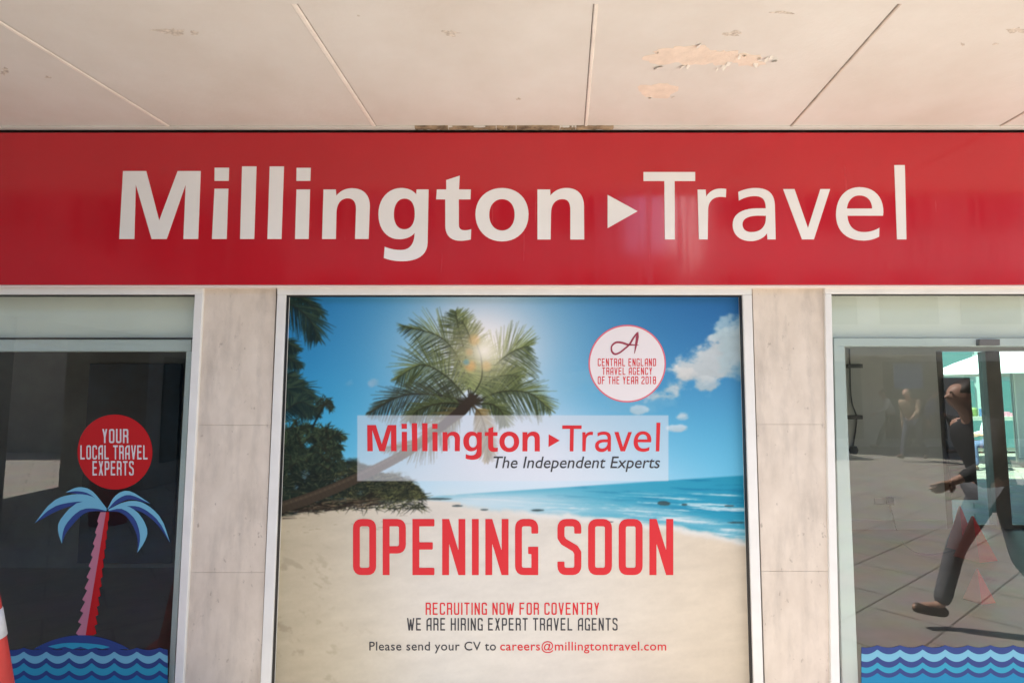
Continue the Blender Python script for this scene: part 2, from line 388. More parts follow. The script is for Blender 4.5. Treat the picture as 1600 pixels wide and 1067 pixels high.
for (x, y) in [(1024, 106), (1031, 104), (1066, 104), (1075, 103), (1120, 107), (1130, 104), (1138, 99), (1155, 87), (1163, 86), (1186, 90), (1198, 92), (1205, 88), (1028, 82), (1092, 71), (1180, 100), (1210, 95), (1052, 152), (1015, 152)]:
    c = PZ(x, y, ZS); s = rr.uniform(.006, .015); q = rr.uniform(0, 3.1); dx = Vector((math.cos(q), math.sin(q), 0)) * s; dy = Vector((-math.sin(q), math.cos(q), 0)) * s * .6
    m = MB(); m.add([c - dx - dy + Vector((0,0,-.0003)), c + dx - dy + Vector((0,0,-.0003)), c + dx*.7 + dy + Vector((0,0,-rr.uniform(.008,.016))), c - dx*.6 + dy*1.2 + Vector((0,0,-rr.uniform(.006,.014)))], [(0,1,2,3), (3,2,1,0)][:1])
    m.build('paint_flake', M['flake'], cn)
for k, (x, y, rx, ry) in enumerate([(268, 50, 20, 5), (303, 52, 5, 4), (704, 52, 13, 4), (1145, 53, 14, 4), (1222, 20, 16, 2.2), (1590, 48, 14, 4.5), (8, 112, 6, 5), (75, 121, 4, 2), (1504, 70, 3, 2), (1555, 69, 4, 1.5), (560, 25, 2, 1), (810, 155, 3, 2)]):
    m = MB(); blob(m, x, y, rx, ry, .0008, 22, .5, 40 + k); m.build('filled_fixing', M['smudge'], cn)

# ---------------------------------------------------------------- window frames
def frame_poly(mb, quad, Y, th, m=0): mb.flat([quad], Y, th, m)
YF = -.030
GL = .012           # pane plane
def pane(parent, x0, x1, z0, z1, Y=GL):
    m = MB(); m.box((x0, Y, z0), (x1, Y + .006, z1)); return m.build('glass_pane', M['glass'], parent)
ZT = P(800, 461, YF).z; ZB = .10
# left window
lw = empty('display_window', (-3.3, 0, ZB), 'white framed shop window on the left with dark interior and palm tree sticker', 'window', 'shop windows under the red sign')
m = MB()
m.flat([[(-700, 447), (317, 447), (317, 460), (-700, 460)]], YF, .075)
m.flat([[(304, 460), (317, 460), (283, 1125), (269.5, 1125)]], YF, .075)
m.build('frame', M['frame'], lw, bevel=.003)
m = MB(); m.flat([[(-700, 460), (304, 460), (304, 462.5), (-700, 462.5)]], YF + .012, .03); m.build('gasket', M['gasket'], lw)
m = MB()
m.flat([[(-700, 530), (299, 530), (298, 549), (-700, 549)]], .03, .05)
m.flat([[(291, 549), (299.5, 549), (268, 1130), (259, 1130)]], .03, .05)
m.build('inner_frame', M['frame_in'], lw, bevel=.003)
m = MB(); m.flat([[(-700, 527.5), (300, 527.5), (300, 530.5), (-700, 530.5)]], .028, .02); m.build('inner_gasket', M['gasket'], lw)
m = MB(); m.flat([[(-700, 450), (312, 450), (312, 527.5), (-700, 527.5)]], .075, .02); m.build('bulkhead_panel', M['bulkhead'], lw)
pane(lw, -5.1, P(310, 800, GL).x, ZB, P(0, 452, GL).z)
# middle window
mw = empty('display_window', (0, 0, ZB), 'white framed shop window filled by the beach poster', 'window', 'shop windows under the red sign')
m = MB()
m.flat([[(433, 447), (1175, 447), (1175, 460.5), (433, 460.5)]], YF, .06)
m.flat([[(433, 460.5), (446.5, 460.5), (420.5, 1125), (404, 1125)]], YF, .06)
m.flat([[(1160.5, 460.5), (1175, 460.5), (1195, 1125), (1179.5, 1125)]], YF, .06)
m.build('frame', M['frame'], mw, bevel=.003)
m = MB(); m.flat([[(446, 460.5), (1161, 460.5), (1161, 463), (446, 463)]], YF + .012, .03)
m.flat([[(446.5, 463), (448.5, 463), (423, 1120), (420.5, 1120)]], YF + .012, .03); m.flat([[(1158, 463), (1160.5, 463), (1179, 1120), (1176.5, 1120)]], YF + .012, .03)
m.build('gasket', M['gasket'], mw)
M['clear'] = thin_glass('poster_glass', (0.94, 0.96, 0.95), 1.45)
m = MB(); m.box((-1.24, .032, ZB), (1.24, .038, P(0, 452, GL).z)); m.build('glass_pane', M['clear'], mw)
# right window
rw = empty('display_window', (3.3, 0, ZB), 'white framed shop window on the right with clear view through to a bright street', 'window', 'shop windows under the red sign')
m = MB()
m.flat([[(1289, 447), (2300, 447), (2300, 459), (1289, 459)]], YF, .075)
m.flat([[(1289, 459), (1299.5, 459), (1314, 1125), (1300, 1125)]], YF, .075)
m.build('frame', M['frame'], rw, bevel=.003)
m = MB(); m.flat([[(1299.5, 459), (2300, 459), (2300, 461), (1299.5, 461)]], YF + .012, .03); m.build('gasket', M['gasket'], rw)
m = MB()
m.flat([[(1303, 528), (2300, 528), (2300, 541), (1303, 541)]], .03, .05)
m.flat([[(1303, 541), (1320, 541), (1344, 1130), (1318, 1130)]], .03, .05)
m.build('inner_frame', M['frame_in'], rw, bevel=.003)
m = MB(); m.flat([[(1299, 450), (2300, 450), (2300, 527.5), (1299, 527.5)]], .075, .02); m.build('bulkhead_panel', M['bulkhead'], rw)
m = MB(); m.flat([[(1531, 530), (1563, 530), (1563, 539.5), (1531, 539.5)]], .004, .025); m.build('door_sensor', mat('sensor', (.12, .12, .115), .4), rw, bevel=.003)
pane(rw, P(1302, 800, GL).x, 5.1, ZB, P(0, 452, GL).z)

# ---------------------------------------------------------------- red sign with lettering
YS = -.060
sg = empty('shop_sign', (0, YS, P(0, 445, YS).z), 'long glossy red fascia sign with white lettering and arrow above the windows', 'sign')
z0, z1 = P(0, 445, YS).z, P(0, 207.5, YS).z
m = MB(); m.box((-6.2, YS, z0), (6.2, .09, z1)); m.build('sign_panel', M['red_panel'], sg, bevel=.002)
m = MB(); m.box((-6.2, YS + .004, z0 - .012), (6.2, .05, z0 - .0005)); m.build('lower_reflection_trim', M['reflection_trim'], sg, bevel=.002)  # pale strip coloured for the reflection along the panel's lower edge
def tr(ox, oy, k):
    return lambda loops: [[(ox + x / k, oy + y / k) for x, y in lp] for lp in loops]
q1, q2, q3, q4, q5 = tr(180, 240, 5.3333), tr(460, 240, 5.3333), tr(740, 240, 5.3333), tr(990, 240, 5.926), tr(1190, 240, 5.928)
n_out = lambda a: path(*a)
LET = [
 q1([[(65,147),(258,147),(366,560),(520,147),(712,147),(690,712),(568,712),(587,255),(428,712),(303,712),(170,255),(158,712),(33,712)]]),
 (q1([[(828,119),(948,119),(945,228),(827,228)]]), q1([[(827,294),(942,294),(928,712),(806,712)]])),
 q1([[(1057,108),(1177,108),(1158,712),(1040,712)]]),
 q1([[(1287,108),(1406,108),(1385,712),(1268,712)]]),
 (q2([[(18,120),(136,120),(132,228),(16,228)]]), q2([[(17,300),(130,300),(118,712),(5,712)]])),
 q2([path((242,300),(345,300),(349,352),(385,308,430,290,482,290),(575,290,630,345,628,440),(618,712),(505,712),(513,470),(515,405,490,373,443,373),(390,373,352,415,350,490),(345,712),(230,712))]),
 q2([path((1018,300),(1118,300),(1110,740),(1108,850,1020,897,900,897),(840,897,790,888,745,870),(752,776),(800,796,840,804,885,804),(955,804,1000,765,1002,660),(975,695,925,714,872,714),(765,714,700,625,700,505),(700,380,780,288,890,288),(945,288,985,305,1015,340)),
     path((918,375),(860,375,828,430,828,510),(828,580,860,632,915,632),(970,632,1003,585,1003,505),(1003,425,975,375,918,375))[:-1]]),
 q2([path((1265,222),(1378,185),(1371,300),(1470,300),(1467,382),(1370,382),(1370,590),(1370,630,1390,640,1420,640),(1442,640,1458,636,1473,630),(1470,716),(1445,722,1415,727,1385,727),(1300,727,1257,680,1257,600),(1257,382),(1181,382),(1187,300),(1265,300))]),
 q3([path((237,288),(370,288,458,380,458,508),(458,635,370,732,237,732),(105,732,15,635,15,508),(15,380,105,288,237,288))[:-1],
     path((237,380),(175,380,130,430,130,510),(130,590,175,642,237,642),(300,642,342,590,342,510),(342,430,300,380,237,380))[:-1]]),
 q3([path((532,300),(638,300),(640,350),(675,308,720,288,775,288),(868,288,920,345,920,440),(922,716),(806,716),(806,470),(806,405,785,380,740,380),(685,380,645,420,645,500),(642,716),(532,716))]),
 q3([[(1117,345),(1366,481),(1117,622)]]),
 q4([[(92,172),(570,172),(570,255),(380,255),(382,795),(290,795),(285,255),(92,255)]]),
 q4([path((593,335),(668,335),(672,400),(700,350,750,325,805,325),(825,325,842,326,858,329),(855,406),(840,403,825,401,808,401),(735,401,692,445,690,520),(686,795),(605,795))]),
 q4([path((970,356),(1020,332,1075,320,1130,320),(1245,320,1305,370,1308,480),(1316,795),(1240,795),(1236,738),(1205,785,1150,811,1085,811),(985,811,918,750,918,660),(918,555,1010,510,1140,508),(1225,508),(1224,495),(1222,425,1190,394,1125,394),(1070,394,1020,410,975,437)),
     path((1226,576),(1150,575),(1060,577,1008,605,1008,655),(1008,700,1040,728,1090,728),(1170,728,1224,685,1226,600))]),
 q5([[(200,330),(305,330),(430,692),(545,330),(635,330),(485,795),(375,795)]]),
 q5([path((1125,576),(795,576),(800,670,855,728,945,728),(1000,728,1050,713,1091,688),(1089,770),(1050,793,1000,806,945,806),(785,806,690,715,690,565),(690,415,775,312,905,312),(1050,312,1130,410,1128,545)),
     path((790,510),(1026,510),(1022,435,980,388,908,388),(845,388,800,435,790,505))]),
 q5([[(1230,108),(1327,108),(1342,795),(1255,795)]]),
]
def is_multi(L): return isinstance(L, tuple)
for i, L in enumerate(LET):
    m = MB()
    for part in (L if is_multi(L) else (L,)): m.flat(part, YS - .0022, .002)
    m.build('arrow_mark' if i == 10 else 'letter', M['white_letter'], sg)
# ---------------------------------------------------------------- printed beach picture for the poster (painted as numbers, display colours 0-255)
PX0, PY0, PX1, PY1, PS = 412.0, 452.0, 1194.0, 1136.0, 1.3
def paint_poster():
    rng = np.random.default_rng(4)
    Wc, Hc = int((PX1 - PX0) * PS), int((PY1 - PY0) * PS)
    X, Y = np.meshgrid(PX0 + (np.arange(Wc) + .5) / PS, PY0 + (np.arange(Hc) + .5) / PS)
    def smooth(a, b, x): t = np.clip((x - a) / (b - a), 0, 1); return t * t * (3 - 2 * t)
    def vnoise(sx, sy, seed, octv=5, gain=.55, ang=0.0):
        out = np.zeros_like(X); amp = 1.0; tot = 0; g = np.random.default_rng(seed)
        ca, sa = math.cos(ang), math.sin(ang)
        U0, V0 = (X * ca + Y * sa), (-X * sa + Y * ca)
        for o in range(octv):
            u = (U0 / sx) * 2 ** o + 500; v = (V0 / sy) * 2 ** o + 500; iu, iv = np.floor(u).astype(int), np.floor(v).astype(int)
            fu, fv = u - iu, v - iv; fu = fu*fu*(3-2*fu); fv = fv*fv*(3-2*fv)
            T = g.random((256, 256)); h = lambda a, b: T[a % 256, b % 256]
            out += amp * ((h(iu, iv)*(1-fu) + h(iu+1, iv)*fu)*(1-fv) + (h(iu, iv+1)*(1-fu) + h(iu+1, iv+1)*fu)*fv)
            tot += amp; amp *= gain
        return out / tot
    C = lambda r, g, b: np.array([r, g, b], float)
    def over(img, col, a): 
        a = a[..., None]; return img * (1 - a) + np.asarray(col, float) * a
    # sky
    ty = smooth(455, 760, Y)[..., None]
    left = C(24, 108, 170) * (1 - ty) + C(58, 172, 214) * ty
    right = C(40, 100, 158) * (1 - ty) + C(92, 178, 212) * ty
    tx = smooth(560, 1120, X)[..., None]
    img = left * (1 - tx) + right * tx
    r = np.hypot(X - 752, (Y - 552) * 1.02)
    img = over(img, C(120, 182, 208), .75 * np.exp(-(r / 235) ** 2))
    img = over(img, C(218, 218, 226), np.clip(1.05 * np.exp(-(r / 112) ** 2), 0, 1))
    img = over(img, C(244, 240, 236), np.clip(.7 * np.exp(-(r / 48) ** 2), 0, 1))
    dn = np.exp(-((X - 770 - (Y - 600) * .25) / (105 + .55 * np.clip(Y - 560, 0, 300))) ** 2) * smooth(560, 720, Y)
    img = over(img, C(208, 216, 230), np.clip(dn * 1.05, 0, 1))
    img = over(img, C(190, 214, 226), .75 * smooth(700, 772, Y) * smooth(1200, 700, X))
    # clouds
    n1 = vnoise(60, 42, 21, 6, .6); n2 = vnoise(24, 16, 33, 5, .6)
    def cloud(cx, cy, rx, ry, rot, thr, col, amt):
        nonlocal img
        c, s = math.cos(rot), math.sin(rot); u = ((X - cx) * c + (Y - cy) * s) / rx; v = (-(X - cx) * s + (Y - cy) * c) / ry
        f = 1 - (u * u + v * v) + (n1 - .5) * 2.2 + (n2 - .5) * 1.1
        a = smooth(thr, thr + .55, f) * amt
        sh = np.clip(.5 + (-v) * .35 + (n2 - .5) * .9, 0, 1)[..., None]
        img = over(img, np.asarray(col) * sh + np.asarray(col) * .86 * (1 - sh), a)
    cloud(1108, 560, 104, 34, -.52, .08, C(206, 212, 212), .92)
    cloud(1060, 585, 40, 22, 0, .3, C(212, 214, 212), .85)
    cloud(1098, 598, 26, 14, 0, .2, C(196, 206, 208), .8)
    cloud(1150, 540, 44, 50, -.3, .2, C(176, 202, 210), .75)
    cloud(998, 640, 16, 8, 0, .45, C(196, 212, 220), .85)
    cloud(1065, 650, 16, 9, 0, .45, C(200, 214, 220), .85)
    cloud(1058, 669, 24, 8, 0, .45, C(196, 212, 220), .85)
    cloud(586, 599, 18, 13, .2, .55, C(150, 190, 215), .8)
    cloud(545, 600, 12, 12, .2, .6, C(110, 170, 205), .6)
    cloud(960, 600, 150, 60, .1, .55, C(140, 190, 215), .25)
    # sea
    hor = 779 - (X - 640) * (779 - 744) / (1170 - 640) - 2
    a = smooth(-1.2, 1.2, Y - hor) * smooth(655, 700, X)
    sea = C(34, 140, 172) * np.ones_like(img); d = (Y - hor)
    sx_ = smooth(1180, 720, X)[..., None]
    sea = sea * (1 - .55 * sx_) + C(150, 198, 214) * .55 * sx_
    streak = vnoise(70, 5, 51, 5, .65, .045)
    sea = over(sea, C(16, 110, 150), smooth(.5, .75, streak) * .55)
    sea = over(sea, C(198, 216, 222), smooth(.56, .72, vnoise(90, 4.5, 77, 5, .62, .05)) * smooth(8, 34, d) * .85)
    img = over(img, sea, a)
    # surf and wet sand
    shore = np.interp(X, [640, 760, 880, 960, 1040, 1110, 1180, 1200], [780, 792, 802, 808, 818, 832, 848, 852])
    surf = np.exp(-((Y - shore + 10) / 11) ** 2) * (.35 + .75 * smooth(.4, .65, streak)) * smooth(660, 720, X)
    img = over(img, C(206, 216, 220), np.clip(surf * .9, 0, 1))
    img = over(img, C(200, 214, 222), smooth(980, 720, X) * smooth(-4, 14, Y - hor) * smooth(22, -4, Y - shore) * .85)
    # sand
    rip = vnoise(46, 14, 9, 6, .62, -.12); fine = vnoise(5, 4, 14, 3, .6)
    gx = smooth(415, 700, X)[..., None]; gr = smooth(820, 1190, X)[..., None]
    sand = (C(184, 172, 146) * (1 - gx) + C(208, 203, 194) * gx) * (1 - gr * .8) + C(204, 189, 166) * gr * .8
    gb = smooth(850, 1090, Y)[..., None] * smooth(700, 420, X)[..., None]
    sand = sand * (1 - gb * .4) + C(176, 165, 142) * gb * .4
    sand = sand + ((rip - .5) * 18 + (fine - .5) * 5)[..., None] * np.array([1, .98, .92])
    foot = smooth(.60, .74, vnoise(22, 12, 91, 5, .6, .5)) * smooth(640, 430, X) * smooth(830, 900, Y)
    sand = over(sand, C(150, 138, 116), foot * .55)
    edge = Y - shore + (n2 - .5) * 10
    left_edge = np.interp(X, [415, 520, 600, 660, 720], [800, 790, 783, 780, 784])
    m = np.where(X > 720, smooth(-3, 8, edge), smooth(-2, 3, Y - left_edge))
    img = over(img, sand, m)
    img = over(img, C(214, 216, 216), np.exp(-((edge - 6) / 5) ** 2) * smooth(720, 860, X) * .7)
    # rocks in the surf
    def rock(cx, cy, rx, ry, col, a=.85):
        nonlocal img
        f = 1 - ((X - cx) / rx) ** 2 - ((Y - cy) / ry) ** 2 + (n2 - .5) * 1.6
        img = over(img, col, smooth(.1, .6, f) * a)
    for q in [(1038, 786, 12, 4), (1070, 788, 7, 2.2), (840, 797, 14, 2.4), (1140, 790, 9, 1.6), (715, 790, 9, 1.6), (757, 796, 8, 1.6), (985, 820, 10, 1.6), (948, 815, 12, 1.2), (1150, 816, 20, 2.4), (680, 779, 26, 2)]:
        rock(*q, C(52, 70, 74))
    # --- brush: tapered strokes
    def stroke(x0, y0, x1, y1, w0, w1, col, a=1.0):
        nonlocal img
        xs, ys = (np.array([x0, x1]) - PX0) * PS, (np.array([y0, y1]) - PY0) * PS; w0 *= PS; w1 *= PS
        pad = max(w0, w1) + 2
        i0, i1 = int(max(0, min(xs) - pad)), int(min(Wc, max(xs) + pad + 1)); j0, j1 = int(max(0, min(ys) - pad)), int(min(Hc, max(ys) + pad + 1))
        if i1 <= i0 or j1 <= j0: return
        gx, gy = np.meshgrid(np.arange(i0, i1) + .5, np.arange(j0, j1) + .5)
        dx, dy = xs[1] - xs[0], ys[1] - ys[0]; L2 = dx*dx + dy*dy + 1e-6
        t = np.clip(((gx - xs[0]) * dx + (gy - ys[0]) * dy) / L2, 0, 1)
        dist = np.hypot(gx - xs[0] - t * dx, gy - ys[0] - t * dy)
        cov = np.clip(.5 + (w0 + (w1 - w0) * t) / 2 - dist, 0, 1) * a
        img[j0:j1, i0:i1] = img[j0:j1, i0:i1] * (1 - cov[..., None]) + np.asarray(col, float) * cov[..., None]
    def curve(pts, ws, col, a=1.0, n=8):
        c = catmull(pts, n); k = len(c) - 1
        for i in range(k):
            w0 = np.interp(i / k, np.linspace(0, 1, len(ws)), ws); w1 = np.interp((i+1) / k, np.linspace(0, 1, len(ws)), ws)
            stroke(*c[i], *c[i+1], w0, w1, col, a)
    def frond(pts, ll, dark, light, n=44, grav=.5, spread=62, lit=None, wr=2.2):
        c = catmull(pts, 14); k = len(c) - 1
        for i in range(n):
            t = .10 + .9 * i / n; q = t * k; a = int(min(k - 1, q)); f = q - a
            x = c[a][0] + (c[a+1][0] - c[a][0]) * f; y = c[a][1] + (c[a+1][1] - c[a][1]) * f
            tx_, ty_ = c[a+1][0] - c[a][0], c[a+1][1] - c[a][1]; h = math.hypot(tx_, ty_) + 1e-6; tx_ /= h; ty_ /= h
            L = ll * (.45 + 1.1 * math.sin(math.pi * min(1, t * .86 + .1))) * rng.uniform(.6, 1.2) * (1 - .45 * max(0, t - .7) / .3)
            for sd in (-1, 1):
                an = R(spread * (1 - .55 * t) + rng.uniform(-9, 9)) * sd
                dx = tx_ * math.cos(an) - ty_ * math.sin(an); dy = tx_ * math.sin(an) + ty_ * math.cos(an) + grav * rng.uniform(.6, 1.2)
                h = math.hypot(dx, dy) + 1e-6; dx /= h; dy /= h
                mixv = np.clip(rng.beta(1.3, 1.7) + (.15 if sd * tx_ < 0 else -.1), 0, 1)
                col = np.asarray(dark) * (1 - mixv) + np.asarray(light) * mixv
                if lit is not None:
                    g = math.exp(-(math.hypot(x + dx*L*.5 - 752, y + dy*L*.5 - 550) / 44) ** 2); col = col * (1 - g * .6) + np.asarray(lit) * g * .6
                mxx, myy = x + dx * L * .55, y + dy * L * .55 + grav * L * .03
                ex, ey = x + dx * L, y + dy * L + grav * L * .16
                stroke(x, y, mxx, myy, wr * .8, wr, col, .93); stroke(mxx, myy, ex, ey, wr, .4, col, .93)
        curve(pts, [2.6, 1.6, .8], np.asarray(dark) * .6 + C(70, 60, 40) * .4, .9, 8)
    DK, LT = C(26, 34, 30), C(98, 104, 66)
    # jungle on the left
    top = np.interp(X, [412, 430, 470, 500, 520, 560, 600, 640, 662, 672], [660, 676, 694, 708, 722, 724, 734, 746, 766, 781])
    low = np.interp(X, [412, 450, 540, 600, 662, 672], [812, 806, 790, 784, 781, 780])
    msk = smooth(-5, 5, Y - top + (n2 - .5) * 34) * smooth(4, -4, Y - low + (n2 - .5) * 12) * smooth(678, 662, X)
    gl = vnoise(16, 12, 61, 5, .65)[..., None]
    jung = C(16, 24, 26) * (1 - gl) + C(44, 58, 44) * gl
    lit = smooth(520, 640, X)[..., None]; jung = jung * (1 - .5 * lit) + C(86, 86, 52) * .5 * lit
    img = over(img, jung, msk)
    holes = smooth(.66, .74, vnoise(14, 10, 17, 4, .6)) * msk * smooth(640, 440, X) * smooth(700, 740, Y)
    img = over(img, C(98, 140, 158), holes * .7)
    for i in range(1500):
        x = rng.uniform(415, 664); tp = np.interp(x, [412, 430, 470, 500, 520, 560, 600, 640, 662], [668, 682, 698, 712, 726, 727, 736, 748, 768]); y = rng.uniform(tp, 796)
        an = rng.uniform(-.3, 3.4); L = rng.uniform(6, 18); k = rng.random() ** 2
        lc = LT if x < 520 else C(120, 116, 66)
        stroke(x, y, x + math.cos(an) * L, y + math.sin(an) * L * .7, 1.5, .3, C(14, 20, 22) * (1 - k) + lc * k * .85 + C(10, 14, 12) * k, .8)
    for i in range(26):   # palm crowns standing up in the jungle
        bx, by = rng.uniform(425, 520), rng.uniform(670, 735)
        for q in range(5):
            an = rng.uniform(-3.0, -.1); L = rng.uniform(18, 36)
            frond([(bx, by), (bx + math.cos(an) * L * .6, by + math.sin(an) * L * .6), (bx + math.cos(an) * L, by + math.sin(an) * L * .55 + 6)], 9, C(14, 24, 26), C(70, 86, 58), 12, .6, wr=1.6)
    # fronds entering at the left edge
    F1 = (C(14, 30, 36), C(58, 78, 60))
    for pts, ll in [([(424, 452), (462, 462), (487, 478), (499, 490)], 20), ([(420, 464), (458, 478), (484, 500), (497, 530)], 30), ([(424, 530), (448, 536), (466, 546)], 14), ([(422, 555), (450, 560), (470, 572)], 14),
                    ([(420, 590), (452, 588), (474, 600)], 14), ([(424, 610), (462, 604), (490, 622)], 22), ([(420, 630), (460, 622), (486, 650)], 22), ([(425, 600), (450, 612), (478, 650)], 20), ([(430, 655), (470, 628), (500, 650)], 16)]:
        frond(pts, ll, *F1, 60, .55, wr=1.8)
    curve([(488, 668), (497, 650), (508, 632)], [3, 2], C(24, 34, 34))
    for an in (-2.7, -2.1, -1.2, -.5, .1, .7, 2.6, 2.1):
        frond([(507, 632), (507 + 9*math.cos(an), 630 + 8*math.sin(an)), (507 + 14*math.cos(an), 632 + 9*math.sin(an) + 4)], 6, C(22, 34, 34), C(60, 76, 56), 8, .6, wr=1.4)
    # dark drift line under the trees
    for i in range(260):
        x = rng.uniform(418, 580); y = np.interp(x, [418, 580], [800, 782]) + rng.normal(0, 5) ; L = rng.uniform(6, 26)
        stroke(x, y, x + L, y + rng.uniform(-4, 3), rng.uniform(.8, 2.6), .4, C(34, 28, 24) if rng.random() < .75 else C(120, 104, 80), .7)
    for i in range(26):
        x, y = rng.uniform(430, 640), rng.uniform(800, 835); stroke(x, y, x + rng.uniform(3, 14), y + rng.uniform(-1, 1), 1.2, .4, C(130, 118, 98), .5)
    # leaning trunk
    tk = [(424, 798), (500, 772), (572, 740), (636, 706), (688, 668), (722, 640), (738, 622)]
    curve(tk, [18, 17, 15, 14, 15, 18, 12], C(62, 54, 44), .86, 10)
    curve([(x, y - 4) for x, y in tk], [4, 4, 4, 4, 4, 4, 3], C(96, 84, 68), .3, 10)
    for i in range(60):
        t = i / 60 * 6; a = int(t); f = t - a; x = tk[a][0]*(1-f) + tk[min(6, a+1)][0]*f; y = tk[a][1]*(1-f) + tk[min(6, a+1)][1]*f
        stroke(x - 3, y - 6, x + 3, y + 6, .9, .9, C(36, 28, 26), .22)
    # crown
    Dk, Lt, Su = C(40, 54, 38), C(132, 146, 88), C(206, 196, 140)
    for i in range(40):
        an = rng.uniform(0, 6.3); stroke(735, 628, 735 + 24*math.cos(an), 632 + 16*math.sin(an), 4, 1, C(42, 40, 34), .8)
    FR = [([(735, 625), (722, 572), (690, 528), (630, 509)], 36, Dk * .8, Lt), ([(737, 622), (728, 560), (716, 510), (712, 486)], 22, Dk, Lt * 1.05),
          ([(738, 622), (742, 570), (735, 530), (722, 500)], 22, Dk, Lt), ([(740, 624), (770, 575), (800, 550), (826, 540)], 34, Dk * 1.2, Lt * 1.1),
          ([(740, 626), (765, 596), (790, 586), (812, 588)], 26, Dk, Lt), ([(733, 627), (700, 590), (660, 570), (621, 590)], 34, Dk, Lt),
          ([(733, 630), (690, 618), (630, 618), (577, 645)], 30, C(30, 36, 34), C(84, 90, 66)), ([(730, 632), (690, 630), (655, 640), (640, 655)], 22, Dk * .8, Lt * .8),
          ([(742, 628), (782, 612), (826, 614), (860, 640)], 30, Dk, Lt), ([(744, 630), (770, 632), (785, 645), (790, 664)], 16, Dk, Lt * .9),
          ([(740, 634), (752, 650), (762, 690), (760, 720)], 18, C(110, 96, 62), C(170, 150, 96)), ([(728, 634), (700, 652), (660, 690), (600, 700)], 24, C(70, 70, 48), C(120, 112, 70)),
          ([(736, 622), (752, 592), (752, 560), (744, 535)], 24, Dk * 1.3, Lt * 1.2)]
    for pts, ll, d_, l_ in FR: frond(pts, ll, np.asarray(d_) * .72, np.asarray(l_) * .95, 130, .46, 64, Su, .95)
    curve(tk[4:], [13, 16, 13], C(50, 42, 36), .95, 10)
    for i in range(14):
        an = rng.uniform(-2.9, -.2); stroke(735, 632, 735 + 20*math.cos(an), 632 + 18*math.sin(an), 3, 1.4, C(52, 44, 36), .8)
    # sun glare through the crown, as printed in the picture
    r2 = np.hypot(X - 757, Y - 548)
    img = over(img, C(244, 238, 228), np.clip(.62 * np.exp(-(r2 / 19) ** 2) + .26 * np.exp(-(r2 / 46) ** 2), 0, 1))
    for cx, cy, rr, cl in [(735, 572, 9, C(226, 170, 110)), (741, 531, 9, C(214, 176, 120)), (729, 566, 5, C(90, 150, 170)), (733, 550, 6, C(200, 170, 130)), (760, 572, 8, C(214, 180, 130))]:
        img = over(img, cl, .6 * np.exp(-(np.hypot(X - cx, Y - cy) / rr) ** 4))
    # slight softness of a big inkjet print
    for ax in (0, 1):
        img = .25 * np.roll(img, 1, ax) + .5 * img + .25 * np.roll(img, -1, ax)
    # pale logo band
    ang = .0
    bx = smooth(557.5, 558.9, X) * smooth(1045.2, 1043.8, X) * smooth(648, 649.4, Y) * smooth(752, 750.6, Y)
    img = over(img, C(212, 214, 222), bx * .56)
    img += (rng.random(img.shape[:2])[..., None] - .5) * 3
    return np.clip(img, 0, 255)
